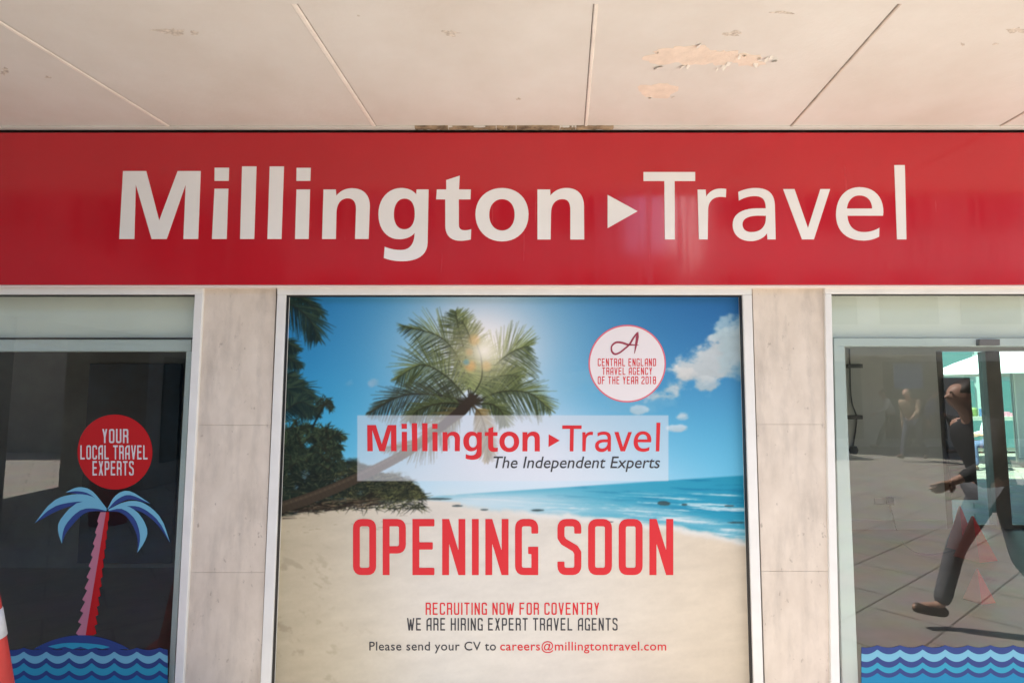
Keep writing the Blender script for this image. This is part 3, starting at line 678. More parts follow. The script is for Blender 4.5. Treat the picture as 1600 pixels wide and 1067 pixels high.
# ---------------------------------------------------------------- narrow lettering drawn from strokes
def glyph(ch, t):
    """-> (width, list of (polyline, closed)); unit cap height, stroke t"""
    h = t / 2; w = .44; B, T, L, Q = h, 1 - h, h, w - h; c = .10
    box_ = [(L+c,B),(Q-c,B),(Q,B+c),(Q,T-c),(Q-c,T),(L+c,T),(L,T-c),(L,B+c)]
    o = lambda *p: (list(p), False)
    v = lambda x: o((x, -.3), (x, 1.3))
    g = {
     'O': [(box_, True)], '0': [(box_, True)],
     'I': [v(h)], 'L': [v(L), o((-.2,B),(w*.94,B))],
     'E': [v(L), o((-.2,T),(w*.95,T)), o((L,.52),(w*.88,.52)), o((-.2,B),(w*.95,B))],
     'F': [v(L), o((-.2,T),(w*.95,T)), o((L,.52),(w*.86,.52))],
     'P': [v(L), o((-.2,T),(Q-c,T),(Q,T-c),(Q,.45+c),(Q-c,.45),(L,.45))],
     'R': [v(L), o((-.2,T),(Q-c,T),(Q,T-c),(Q,.5+c),(Q-c,.5),(L,.5)), o((Q-c*.9,.5),(Q,.5-c),(Q,-.3))],
     'N': [v(L), v(Q), o((L-.02,1.06),(Q+.02,-.06))],
     'G': [o((Q,.74),(Q,T-c),(Q-c,T),(L+c,T),(L,T-c),(L,B+c),(L+c,B),(w+.2,B)), o((Q,-.2),(Q,.49)), o((Q-t*.98,.44),(w+.2,.44))],
     'C': [o((Q,.72),(Q,T-c),(Q-c,T),(L+c,T),(L,T-c),(L,B+c),(L+c,B),(Q-c,B),(Q,B+c),(Q,.28))],
     'S': [o((Q,.74),(Q,T-c),(Q-c,T),(L+c,T),(L,T-c),(L,.67),(L+.05,.595),(Q-.05,.475),(Q,.40),(Q,B+c),(Q-c,B),(L+c,B),(L,B+c),(L,.24))],
     'U': [o((L,1.3),(L,B+c),(L+c,B),(Q-c,B),(Q,B+c),(Q,1.3))],
     'T': [o((-.2,T),(w+.2,T)), v(w/2)],
     'A': [o((L,-.3),(L,T-c*1.4),(L+c*1.4,T),(w+.2,T)), v(Q), o((L,.40),(Q,.40))],
     'V': [o((L-.04,1.2),(w/2,-.02)), o((Q+.04,1.2),(w/2,-.02))],
     'Y': [o((L-.03,1.2),(w/2,.42)), o((Q+.03,1.2),(w/2,.42)), o((w/2,.46),(w/2,-.3))],
     'H': [v(L), v(Q), o((L,.52),(Q,.52))],
     'D': [v(L), o((-.2,T),(Q-c,T),(Q,T-c),(Q,B+c),(Q-c,B),(-.2,B))],
     'X': [o((L-.04,1.2),(Q+.04,-.2)), o((Q+.04,1.2),(L-.04,-.2))],
     '2': [o((L,.74),(L,T-c),(L+c,T),(Q-c,T),(Q,T-c),(Q,.62),(L,.24),(L,-.2)), o((-.2,B),(w+.2,B))],
     '1': [v(h+.06), o((-.2,.86),(h+.06,T))],
     '8': [(box_, True), o((L,.52),(Q,.52))],
    }
    if ch == 'W':
        w = .62; return w, [o((L-.03,1.2),(.19,-.1)), o((.19,-.1),(.31,.9)), o((.31,.9),(.43,-.1)), o((w-h+.03,1.2),(.43,-.1))]
    return ({'I': t, '1': .30}.get(ch, w)), g[ch]
def rounded(pts, closed):
    """turn the 45-degree corner cuts into arcs"""
    out = []; k = len(pts)
    for i in range(k):
        out.append(pts[i])
        if i == k - 1 and not closed: break
        a, b = pts[i], pts[(i+1) % k]; dx, dy = b[0]-a[0], b[1]-a[1]
        if abs(abs(dx) - abs(dy)) < 1e-6 and abs(dx) < .13 and (closed or i > 0):
            p = pts[i-1]; c = (b[0], a[1]) if abs(p[1]-a[1]) < 1e-6 else (a[0], b[1])
            for t in (.25, .5, .75): out.append(tuple((1-t)**2*u + 2*t*(1-t)*v + t*t*w_ for u, v, w_ in zip(a, c, b)))
    return out
def sdf(strokes, t, x, y):
    h = t / 2; best = 9.0
    for pts, closed in strokes:
        k = len(pts); n = k if closed else k - 1
        for i in range(n):
            (ax, ay), (bx, by) = pts[i], pts[(i+1) % k]; dx, dy = bx-ax, by-ay; L = math.hypot(dx, dy)
            px, py = x-ax, y-ay; s = (px*dx + py*dy) / L; q = abs(px*dy - py*dx) / L
            best = min(best, max(q - h, -s, s - L))
        for i in (range(k) if closed else range(1, k-1)):
            best = min(best, math.hypot(x - pts[i][0], y - pts[i][1]) - h)
    return best
GC = {}
def glyph_cells(ch, t, cell):
    """marching squares fill of the glyph -> list of small polygons in unit space"""
    key = (ch, round(t, 3), cell)
    if key in GC: return GC[key]
    w, st = glyph(ch, t); st = [(rounded(p, c), c) for p, c in st]; nx, ny = max(3, int(round(w / cell))), int(round(1 / cell))
    V = [[max(sdf(st, t, w*i/nx, j/ny), 0) if False else sdf(st, t, min(max(w*i/nx, 1e-4), w-1e-4), min(max(j/ny, 1e-4), 1-1e-4)) for i in range(nx+1)] for j in range(ny+1)]
    out = []
    for j in range(ny):
        i = 0
        while i < nx:
            c = [V[j][i], V[j][i+1], V[j+1][i+1], V[j+1][i]]; p = [(w*i/nx, j/ny), (w*(i+1)/nx, j/ny), (w*(i+1)/nx, (j+1)/ny), (w*i/nx, (j+1)/ny)]
            if all(q < 0 for q in c):
                i2 = i + 1
                while i2 < nx and V[j][i2+1] < 0 and V[j+1][i2+1] < 0: i2 += 1
                out.append([(w*i/nx, j/ny), (w*i2/nx, j/ny), (w*i2/nx, (j+1)/ny), (w*i/nx, (j+1)/ny)]); i = i2; continue
            if any(q < 0 for q in c):
                poly = []
                for a in range(4):
                    b = (a + 1) % 4
                    if c[a] < 0: poly.append(p[a])
                    if (c[a] < 0) != (c[b] < 0):
                        f = c[a] / (c[a] - c[b]); poly.append((p[a][0] + (p[b][0]-p[a][0])*f, p[a][1] + (p[b][1]-p[a][1])*f))
                if len(poly) > 2: out.append(poly)
            i += 1
    GC[key] = (w, out); return GC[key]
def narrow_text(mb, text, x0, x1, ytop, ybot, Y, t=.13, cell=1/26, gap=.115, space=.26, m=0):
    adv = []; x = 0
    for ch in text:
        if ch == ' ': x += space; adv.append(None); continue
        w, _ = glyph(ch, t); adv.append(x); x += w + gap
    tot = x - gap; k = (x1 - x0) / tot
    for ch, a in zip(text, adv):
        if a is None: continue
        for poly in glyph_cells(ch, t, cell)[1]:
            pts = [P(x0 + (a + px) * k, ybot + (ytop - ybot) * py, Y) for px, py in poly]
            mb.add(pts, [tuple(range(len(pts)))], m)
def font_text(mb, text, x0, x1, ytop, ybot, Y, shear=0.0, bold=0.0, m=0, spacing=1.0, ref=None):
    """built-in typeface, fitted to measured extents (ytop/ybot: cap height and baseline)"""
    cu = bpy.data.curves.new('text', 'FONT'); cu.body = text; cu.shear = shear; cu.offset = bold; cu.space_character = spacing; cu.resolution_u = 4
    o = bpy.data.objects.new('text', cu); COL.objects.link(o); dg = bpy.context.evaluated_depsgraph_get()
    me = bpy.data.meshes.new_from_object(o.evaluated_get(dg)); xs = [v.co.x for v in me.vertices]
    cu.body = 'T'; dg.update(); m2 = bpy.data.meshes.new_from_object(o.evaluated_get(dg)); cap = max(v.co.y for v in m2.vertices)
    a, b = min(xs), max(xs)
    pts = [P(x0 + (v.co.x - a) / (b - a) * (x1 - x0), ybot + (ytop - ybot) * v.co.y / cap, Y) for v in me.vertices]
    fs = []
    for p in me.polygons:
        ids = list(p.vertices); n = (pts[ids[1]] - pts[ids[0]]).cross(pts[ids[2]] - pts[ids[0]])
        fs.append(tuple(ids) if n.y < 0 else tuple(reversed(ids)))
    mb.add(pts, fs, m)
    bpy.data.objects.remove(o); bpy.data.meshes.remove(me); bpy.data.meshes.remove(m2); bpy.data.curves.remove(cu)

# ---------------------------------------------------------------- beach poster
YP = .026
GAIN = 1.0          # print reflectance per unit of the colour seen in the shade of the canopy
ps = empty('beach_poster', (0, YP, P(0, 1134, YP).z), 'large beach poster with leaning palm tree and red opening notice in the middle window', 'poster')
img = paint_poster()
nx, nz_ = 700, 600
tl, br_ = P(426, 452, YP), None
X0p, X1p = -1.232, 1.232; Z1p = P(0, 455, YP).z; Z0p = P(0, 1134, YP).z
gx = np.linspace(X0p, X1p, nx); gz = np.linspace(Z0p, Z1p, nz_)
GX, GZ = np.meshgrid(gx, gz)
d = YP - CAM.y; cp, sp_ = math.cos(PITCH), math.sin(PITCH)
yc = d * cp + (GZ - CAM.z) * sp_; zc = -d * sp_ + (GZ - CAM.z) * cp
PXg = 800 + F * GX / yc; PYg = 533.5 - F * zc / yc
u = np.clip((PXg - PX0) * PS - .5, 0, img.shape[1] - 1.01); v_ = np.clip((PYg - PY0) * PS - .5, 0, img.shape[0] - 1.01)
iu, iv = u.astype(int), v_.astype(int); fu, fv = (u - iu)[..., None], (v_ - iv)[..., None]
c8 = (img[iv, iu]*(1-fu) + img[iv, iu+1]*fu)*(1-fv) + (img[iv+1, iu]*(1-fu) + img[iv+1, iu+1]*fu)*fv
lin = np.where(c8 / 255 <= .04045, c8 / 255 / 12.92, ((c8 / 255 + .055) / 1.055) ** 2.4)
me = bpy.data.meshes.new('printed_sheet')
nv = nx * nz_; co = np.stack([GX - ps.location.x, np.full_like(GX, 0.0), GZ - ps.location.z], -1).reshape(-1, 3).astype(np.float32)
idx = np.arange(nv).reshape(nz_, nx); quads = np.stack([idx[:-1, :-1], idx[:-1, 1:], idx[1:, 1:], idx[1:, :-1]], -1).reshape(-1, 4)
me.vertices.add(nv); me.vertices.foreach_set('co', co.ravel()); nq = len(quads)
me.loops.add(nq * 4); me.loops.foreach_set('vertex_index', quads.ravel().astype(np.int32))
me.polygons.add(nq); me.polygons.foreach_set('loop_start', (np.arange(nq) * 4).astype(np.int32))
me.update(calc_edges=True)
ca = me.color_attributes.new('print', 'FLOAT_COLOR', 'POINT')
ca.data.foreach_set('color', np.concatenate([lin.reshape(-1, 3), np.ones((nv, 1))], 1).astype(np.float32).ravel())
pm = bpy.data.materials.new('printed_vinyl'); pm.use_nodes = True; t = pm.node_tree; b = t.nodes['Principled BSDF']
at = t.nodes.new('ShaderNodeAttribute'); at.attribute_name = 'print'
mg = t.nodes.new('ShaderNodeMix'); mg.data_type = 'RGBA'; mg.blend_type = 'MULTIPLY'; mg.inputs[0].default_value = 1; mg.inputs[7].default_value = (GAIN, GAIN, GAIN, 1)
t.links.new(at.outputs['Color'], mg.inputs[6]); t.links.new(mg.outputs[2], b.inputs['Base Color'])
b.inputs['Roughness'].default_value = .5; b.inputs['Specular IOR Level'].default_value = .15
me.materials.append(pm); po = bpy.data.objects.new('printed_sheet', me); COL.objects.link(po); po.parent = ps
def ink(name, c): return mat(name, c, .5, .15)
M['red_ink'] = ink('red_ink', srgb(206, 50, 57)); M['dark_ink'] = ink('dark_ink', srgb(66, 66, 70)); M['badge_white'] = ink('badge_white', srgb(222, 216, 218))
M['pink_ink'] = ink('pink_ink', srgb(210, 110, 124)); M['plum_ink'] = ink('plum_ink', srgb(150, 64, 82))
YT = YP - .0012
LX = lambda x: 574 + (x - 186.5) * (1031 - 574) / (1418.5 - 186.5)
LY = lambda y: 704.5 + (y - 373) * .385
m = MB()
for L in LET:
    for part in (L if is_multi(L) else (L,)): 
        # straighten the lean of the big sign before re-using its letters
        loops = []
        for lp in part:
            q = []
            for x, y in lp:
                wp = P(x, y, YS); xx = 800 + F * wp.x / ((YS + 3) * math.cos(PITCH) + (P(800, 373, YS).z - 1.6) * math.sin(PITCH))
                q.append((LX(xx), LY(y)))
            loops.append(q)
        m.flat(loops, YT, .0005)
m.build('logo_lettering', M['red_ink'], ps)
m = MB(); font_text(m, 'The Independent Experts', 771, 1031.5, 713, 731, YT, shear=.2, bold=.004); m.build('slogan_lettering', M['dark_ink'], ps)
m = MB(); narrow_text(m, 'OPENING', 551.5, 841, 810.5, 898, YT, t=.13, cell=1/60, gap=.125); narrow_text(m, 'SOON', 871, 1052, 810.5, 898, YT, t=.13, cell=1/60, gap=.125)
m.build('headline_lettering', M['red_ink'], ps)
m = MB(); narrow_text(m, 'RECRUITING NOW FOR COVENTRY', 665, 936.5, 941, 960, YT, t=.115, gap=.15, space=.30); m.build('recruiting_lettering', M['red_ink'], ps)
m = MB(); narrow_text(m, 'WE ARE HIRING EXPERT TRAVEL AGENTS', 636, 965, 965, 984.5, YT, t=.115, gap=.15, space=.30); m.build('hiring_lettering', M['dark_ink'], ps)
m = MB(); font_text(m, 'Please send your CV to', 577, 775, 1002, 1015.5, YT, bold=.006, spacing=1.06); m.build('contact_lettering', M['dark_ink'], ps)
m = MB(); font_text(m, 'careers@millingtontravel.com', 781.5, 1041, 1002, 1015.5, YT, bold=.006, spacing=1.06); m.build('contact_lettering', M['red_ink'], ps)
# award badge
bc = (980, 568)
m = MB(); m.flat([ell(*bc, 60.5, 60.5, 72), ell(*bc, 58.2, 58.2, 72)], YT, .0005); bdg_ring = m
m = MB(); m.flat([ell(*bc, 58.2, 58.2, 72)], YT, .0005); bdg = m.build('award_badge', M['badge_white'], ps)
bdg_ring.build('badge_ring', M['pink_ink'], bdg)
m = MB()
for s_, x0, x1, y0, y1 in (('CENTRAL ENGLAND', 934, 1025, 560, 572), ('TRAVEL AGENCY', 941, 1019, 574, 585.5), ('OF THE YEAR 2018', 934, 1025, 588, 600)):
    narrow_text(m, s_, x0, x1, y0, y1, YT - .0008, t=.12, gap=.16, space=.3, cell=1/20)
m.build('badge_lettering', M['red_ink'], bdg)
def ribbon(mb, pts, ws, Y, n=10):
    c = catmull(pts, n); k = len(c); L, Rr = [], []
    for i, p in enumerate(c):
        a, b = c[max(0, i-1)], c[min(k-1, i+1)]; dx, dy = b[0]-a[0], b[1]-a[1]; h = math.hypot(dx, dy) + 1e-9
        wv = np.interp(i / (k-1), np.linspace(0, 1, len(ws)), ws) / 2
        L.append((p[0] - dy/h*wv, p[1] + dx/h*wv)); Rr.append((p[0] + dy/h*wv, p[1] - dx/h*wv))
    vs = [P(*q, Y) for q in L] + [P(*q, Y) for q in Rr]
    mb.add(vs, [(i, i+1, k+i+1, k+i) for i in range(k-1)])
kx = lambda x, y: (910 + x / 7.621, 500 + y / 7.621)
m = MB(); ribbon(m, [kx(*p) for p in [(668, 300), (600, 296), (540, 292), (470, 270), (400, 268), (350, 310), (350, 370), (385, 405), (440, 390), (500, 345), (560, 290), (610, 210), (655, 150)]], [.8, 2.6, 3.4, 3, 2.4, 3.2, 2.6, 2.6, 3.0, 2.2], YT - .0008)
ribbon(m, [kx(*p) for p in [(662, 140), (655, 200), (640, 290), (620, 400)]], [1.2, 4.6, 3.6, .8], YT - .0012)
m.build('badge_emblem', M['plum_ink'], bdg)

# ---------------------------------------------------------------- stickers on the window panes
YK = .0100
M['st_red'] = ink('sticker_red', srgb(176, 30, 34)); M['st_white'] = ink('sticker_white', (.60, .56, .57)); M['navy'] = ink('navy_vinyl', srgb(50, 68, 124)); M['sky'] = ink('light_blue_vinyl', srgb(112, 172, 196))
M['teal'] = ink('teal_vinyl', srgb(52, 148, 178)); M['st_pink'] = ink('pink_vinyl', srgb(178, 114, 132)); M['blue'] = ink('mid_blue_vinyl', srgb(32, 128, 170))
rs = empty('round_sticker', P(179, 764, YK), 'round red sticker with pale capital lettering on the left window above the blue palm leaves', 'sticker')
m = MB(); m.flat([ell(179.5, 706, 58.5, 58.5, 72)], YK, .0006); m.build('red_disc', M['st_red'], rs)
m = MB(); narrow_text(m, 'YOUR', 159.5, 200.5, 670, 692, YK - .0008, t=.125, gap=.13); narrow_text(m, 'LOCAL TRAVEL', 125.5, 231, 695.5, 717.5, YK - .0008, t=.125, gap=.13); narrow_text(m, 'EXPERTS', 144.5, 209, 720, 742.5, YK - .0008, t=.125, gap=.13)
m.build('lettering', M['st_white'], rs)
pt = empty('palm_tree_sticker', P(140, 992, YK), 'blue leaved palm tree sticker with jagged pink and red trunk on the left window', 'sticker')
z2 = lambda pts: [(x / 3.2636, 740 + y / 3.2636) for x, y in pts]
def leaf(outer, mid, inner, k):
    """three curves base->tip: light half between outer and mid, navy half between mid and inner"""
    o, c, i = (catmull(z2(q), 8) for q in (outer, mid, inner)); y = YK - .0006 * k
    m = MB(); n = len(o); mm = min(len(o), len(c), len(i))
    rs_ = lambda q: [q[int(round(a * (len(q) - 1) / 15))] for a in range(16)]
    o, c, i = rs_(o), rs_(c), rs_(i)
    for a, b, mi in ((o, c, 0), (c, i, 1)):
        vs = [P(*q, y) for q in a] + [P(*q, y) for q in b]; m.add(vs, [(j, j+1, 16+j+1, 16+j) for j in range(15)], mi)
    m.build('palm_leaf', [M['sky'] if k != 2 else M['teal'], M['navy']], pt)
leaf([(545,178),(470,88),(400,68),(335,94)], [(540,180),(465,108),(400,88),(335,94)], [(536,182),(455,130),(400,104),(335,94)], 1)
leaf([(548,178),(590,110),(660,88),(768,152)], [(550,180),(598,130),(665,108),(768,152)], [(553,182),(605,150),(670,130),(768,152)], 1)
leaf([(545,182),(480,120),(380,104),(270,140),(176,252)], [(540,184),(470,150),(390,142),(270,170),(176,252)], [(536,186),(460,172),(390,160),(290,190),(176,252)], 2.1)
leaf([(552,182),(640,142),(730,148),(820,225),(868,352)], [(555,184),(640,165),(720,172),(808,240),(868,352)], [(558,186),(640,182),(715,192),(795,250),(868,352)], 2.1)
leaf([(545,186),(480,146),(390,150),(310,230),(296,290),(316,358)], [(541,188),(480,176),(410,185),(345,245),(320,300),(316,358)], [(538,192),(480,190),(425,205),(365,265),(332,310),(316,358)], 3.2)
leaf([(552,186),(630,160),(705,200),(750,280),(740,340),(700,402)], [(554,188),(620,178),(680,220),(708,280),(714,340),(700,402)], [(556,192),(612,196),(655,230),(690,290),(702,345),(700,402)], 3.2)
def jag(xa, ya, xb, yb, n, depth):
    out = []
    for i in range(n):
        t0, t1 = i / n, (i + 1) / n; dd = depth * (.5 + t1)
        out += [(xa + (xb-xa)*t0 , ya + (yb-ya)*t0), (xa + (xb-xa)*t1 - dd, ya + (yb-ya)*t1 - abs(yb-ya)/n*.18)]
    return out
m = MB(); lf = jag(512, 195, 405, 822, 11, 12); m.flat([z2([(540, 195)] + lf + [(398, 822), (436, 822)])], YK, .0006, 0)
rt = [(2*530 - x + 0, y) for x, y in jag(505, 195, 585, 822, 13, 11)]; rt = [(x, y) for x, y in rt]
m.flat([z2([(540.5, 195), (436.5, 822), (474, 822)] + rt[::-1])], YK, .0006, 1)
m.build('trunk', [M['st_pink'], M['st_red']], pt)
def wave_sticker(label, xa, xb, crest0, period, ylist, mats, dome=None):
    root_p = P((xa + xb) / 2, 1120, YK); m = MB(); n = int((xb - xa) / period * 16)
    wv = lambda x: abs(math.sin(math.pi * (x - crest0) / period)) ** .8
    xs = [xa + (xb - xa) * i / n for i in range(n + 1)]
    for k in range(len(ylist) - 1):
        ya, A = ylist[k]; yb, Bq = ylist[k + 1]
        vs = [P(x, ya + A * wv(x), YK) for x in xs] + [P(x, yb + Bq * wv(x), YK) for x in xs]
        m.add(vs, [(i, i+1, n+1+i+1, n+1+i)[::-1] for i in range(n)], mats[k])
    if dome: m.flat([[(q[0], q[1]) for q in z2(dome)]], YK - .0005, .0004, 0)
    o = m.build('wave_sticker', [M['navy'], M['sky'], M['teal'], M['blue']]); 
    for v in o.data.vertices: v.co -= root_p
    o.location = root_p; return tag(o, label, 'sticker', 'wave stickers along the window bottoms')
yo = 740; s3 = 1 / 3.2636
wave_sticker('blue wave sticker with a navy mound along the bottom of the left window', -60, 262, 37, 35.4,
   [(yo + 884*s3, 4), (yo + 903*s3, 9), (yo + 935*s3, 9), (yo + 964*s3, 9), (yo + 996*s3, 9), (1130, 0)][0:1] + [(yo + 903*s3, 8), (yo + 934*s3, 10), (yo + 960*s3, 10), (yo + 998*s3, 9), (yo + 1022*s3, 9), (1128, 0)], [0, 1, 0, 2, 0, 3])
ds = empty('mound_sticker', P(125, 1016, YK), 'navy island mound sticker under the palm trunk on the left window', 'sticker')
m = MB(); m.flat([z2(path((170, 893), (240, 850, 330, 822, 410, 822), (500, 822, 590, 850, 660, 893)))], YK - .0009, .0006); m.build('mound', M['navy'], ds)
m = MB(); m.flat([z2(path((245, 880), (300, 862, 350, 858, 410, 862), (470, 864, 520, 870, 560, 882), (520, 892), (490, 884), (450, 893), (410, 880), (370, 893), (330, 880), (290, 890)))], YK - .0018, .0006); m.build('mound_highlight', M['teal'], ds)
z4 = lambda y: 740 + y * s3
wave_sticker('blue wave sticker along the bottom of the right window', 1346, 1940, 1371, 35.4,
   [(z4(872), 4), (z4(893), 8), (z4(928), 9), (z4(958), 9), (z4(986), 9), (z4(1012), 8), (1128, 0)], [0, 1, 0, 2, 0, 3])
# ---------------------------------------------------------------- things inside the right-hand room
YR = YB - .021
M['black'] = mat('black_plastic', (.012, .012, .013), .4); M['socket'] = mat('socket_plastic', (.62, .50, .48), .4)
so_ = empty('wall_socket', P(1377, 783, YB), 'small wall socket low on the grey rear wall', 'socket')
m = MB(); a = P(1368, 788, YR); c = P(1384, 778, YR); m.box((a.x, YB - .012, a.z), (c.x, YB - .0005, c.z)); m.build('face_plate', M['socket'], so_, bevel=.003)
pc = empty('power_cable', P(1390, 783, YB), 'black plug and trailing cable hanging from the wall socket', 'cable')
m = MB(); a = P(1385, 788, YR); c = P(1393.5, 776, YR); m.box((a.x, YB - .06, a.z), (c.x, YB - .0125, c.z)); m.build('plug', M['black'], pc, bevel=.005)
pts = [P(1390, 787, YB - .045), P(1395, 805, YB - .05), P(1399, 822, YB - .07), P(1405, 836, YB - .12)]
e = PZ(1413, 850, .012); pts += [e + Vector((0, 0, .004)), PZ(1430, 862, .012), PZ(1455, 866, .012), PZ(1490, 860, .012)]
m = MB(); m.tube(catmull([tuple(p) for p in pts], 8), .007, 8); m.build('flex', M['black'], pc, smooth=True)
hc = empty('hanging_cable', P(1330, 660, YB), 'looped grey cable with two dark clips hanging on the grey rear wall', 'cable')
M['grey_pl'] = mat('grey_plastic', (.10, .10, .095), .5)
for y in (572, 651.5):
    m = MB(); a = P(1322, y + 3, YB); c = P(1345, y - 3, YB); m.box((a.x, YB - .04, a.z), (c.x, YB - .0005, c.z)); m.build('clip', M['grey_pl'], hc, bevel=.004)
m = MB(); m.tube(catmull([tuple(P(x, y, YB - .02)) for x, y in [(1327, 545), (1328, 575), (1329, 610), (1332, 632), (1338, 650), (1337, 670), (1334, 690), (1332, 700)]], 8), .008, 8); m.build('flex', M['grey_pl'], hc, smooth=True)
m = MB(); m.lathe(P(1334, 703, YB - .03), [(.001, .05), (.035, .045), (.05, .0), (.035, -.045), (.001, -.05)], 16); m.build('lamp_holder', M['grey_pl'], hc, smooth=True)
M['red_card'] = mat('red_card', (.78, .03, .03), .5, noise=(5, .12)); M['pale_card'] = mat('pink_card', (.72, .22, .18), .55)
def pyramid(px, ytop, ybase, wpx, turn, label):
    b0 = PZ(px, ybase, .006); D = b0.y + 3
    w_ = wpx / F * D * .5 / .85; h = (P(px, ytop, b0.y).z) - .006
    r = empty('card_pyramid', b0, label, 'pyramid', 'red card pyramids on the shop floor')
    q = [(b0.x + w_ * math.cos(turn + k * math.pi/2), b0.y + w_ * math.sin(turn + k * math.pi/2), .006) for k in range(4)]
    tip = [(b0.x + w_ * .06 * math.cos(turn + k * math.pi/2), b0.y + w_ * .06 * math.sin(turn + k * math.pi/2), .006 + h) for k in range(4)]
    m = MB(); m.add(q + tip, [(3, 2, 1, 0), (4, 5, 6, 7)] + [(k, (k+1) % 4, 4 + (k+1) % 4, 4 + k) for k in range(4)]); 
    m.mi = [0, 0] + [1 if k == 1 else 0 for k in range(4)]
    m.build('card_shell', [M['red_card'], M['pale_card']], r, bevel=.003)
pyramid(1504, 790, 858, 34, R(55), 'tall red card pyramid on the shop floor, left of the pair by the rear window')
pyramid(1524, 806, 872, 46, R(62), 'wider red card pyramid in front of the rear window, right of the pair')
pyramid(1530, 888, 938, 34, R(60), 'small red card pyramid alone on the floor nearest the front window')
# rear shopfront glazing
M['bronze'] = mat('bronze_frame', (.19, .165, .135), .45, noise=(4, .15))
rf = empty('rear_shopfront', (6.4, YB, 0), 'brown framed glass shopfront at the back of the room, bright street beyond', 'window')
zt = P(1500, 549, YB).z
def vpost(xa, xb, name='mullion', dy=(.0, .09)):
    m = MB(); m.box((P(xa, 700, YB).x, YB + dy[0], .01), (P(xb, 700, YB).x, YB + dy[1], zt - .001)); m.build(name, M['bronze'], rf, bevel=.004)
vpost(1472.5, 1482); vpost(1548, 1571, dy=(-.02, .10)); vpost(1640, 1655); vpost(1720, 1735)
m = MB(); m.box((P(1484, 700, YB).x, YB + .01, .01), (7.95, YB + .07, .05)); m.build('bottom_rail', M['bronze'], rf)
m = MB(); m.box((P(1482.5, 700, YB).x, YB + .04, .051), (7.95, YB + .046, zt - .002)); M['tinted'] = thin_glass('green_glass', (.66, .80, .76), 1.5); m.build('glass_pane', M['tinted'], rf)
ws_ = MB()
for k, (ya, yb) in enumerate(((826, 833), (833, 840), (840, 847), (847, 853), (853, 862))):
    xs = [1536 + 12 * i / 12 for i in range(13)]; wv = lambda x: 2.2 * abs(math.sin(math.pi * (x - 1536) / 7))
    vs = [P(x, ya + wv(x), YB - .003) for x in xs] + [P(x, yb + wv(x), YB - .003) for x in xs]
    ws_.add(vs, [(i, i+1, 14+i, 13+i)[::-1] for i in range(12)], k % 2)
tag(ws_.build('wave_sticker', [M['navy'], M['teal']]), 'small blue wave sticker low on the rear shopfront glass beside the brown post', 'sticker')
bk = empty('black_board', P(1501, 782, YB - .06), 'tall black board hung against the left end of the rear shopfront glass', 'board')
a = P(1487, 781, YB - .06); c = P(1516, 590, YB - .06)
m = MB(); m.box((a.x, YB - .06, a.z), (c.x, YB - .03, c.z)); m.build('panel', M['black'], bk, bevel=.006)
for zz in (a.z + .2, c.z - .2): m = MB(); m.box((a.x + .05, YB - .0295, zz - .02), (a.x + .09, YB + .039, zz + .02)); m.build('bracket', M['grey_pl'], bk)
# left-hand room: dark picture board on the rear wall
M['board'] = mat('night_blue_picture', (.010, .035, .065), .3, noise=(1.5, .8, (.006, .012, .014)))
db = empty('picture_board', P(200, 800, 2.39), 'large dark blue picture board on the rear wall of the dark left room', 'picture board')
a = P(120, 880, 2.36); c = P(283, 568, 2.36)
m = MB(); m.box((a.x, 2.36, a.z), (c.x, 2.398, c.z)); m.build('picture', M['board'], db, bevel=.004)

# ---------------------------------------------------------------- traffic cone at the left edge
M['cone'] = mat('cone_red', (.62, .055, .045), .45, noise=(9, .18)); M['cone_w'] = mat('cone_reflective', (.66, .68, .70), .35, noise=(14, .18))
cy = -.75; e1 = P(20, 1067, cy); e2 = P(-1, 930, cy); kc = (e1.x - e2.x) / (e2.z - e1.z); ZC = .985
cxx = e1.x - (.034 + (ZC - e1.z) * kc)
r_at = lambda z: (.034 + (ZC - z) * kc) * .77
zb0, zb1 = P(0, 999, cy).z, P(0, 954, cy).z
tc_ = empty('traffic_cone', (cxx, cy, 0), 'red traffic cone with one white reflective band standing at the left edge of the pavement', 'traffic cone')
pr = [(r_at(.06) , .045), (r_at(.06), .06)] + [(r_at(z), z) for z in (.2, .35, zb0)]
m = MB(); m.lathe((cxx, cy, 0), pr + [(r_at(z), z) for z in (zb0 + .001, zb1, .90)] + [(r_at(.96), .96), (r_at(ZC), ZC), (.026, ZC + .006), (.024, .95)], 48); m.build('cone_body', M['cone'], tc_, smooth=True)
m = MB(); m.lathe((cxx, cy, 0), [(r_at(zb0) + .0005, zb0), (r_at(zb0) + .003, zb0 + .002), (r_at(zb1) + .003, zb1 - .002), (r_at(zb1) + .0005, zb1)], 48); m.build('reflective_band', M['cone_w'], tc_, smooth=True)
m = MB(); m.box((cxx - .25, cy - .25, .002), (cxx + .25, cy + .25, .044)); m.build('base', M['cone'], tc_, bevel=.02)

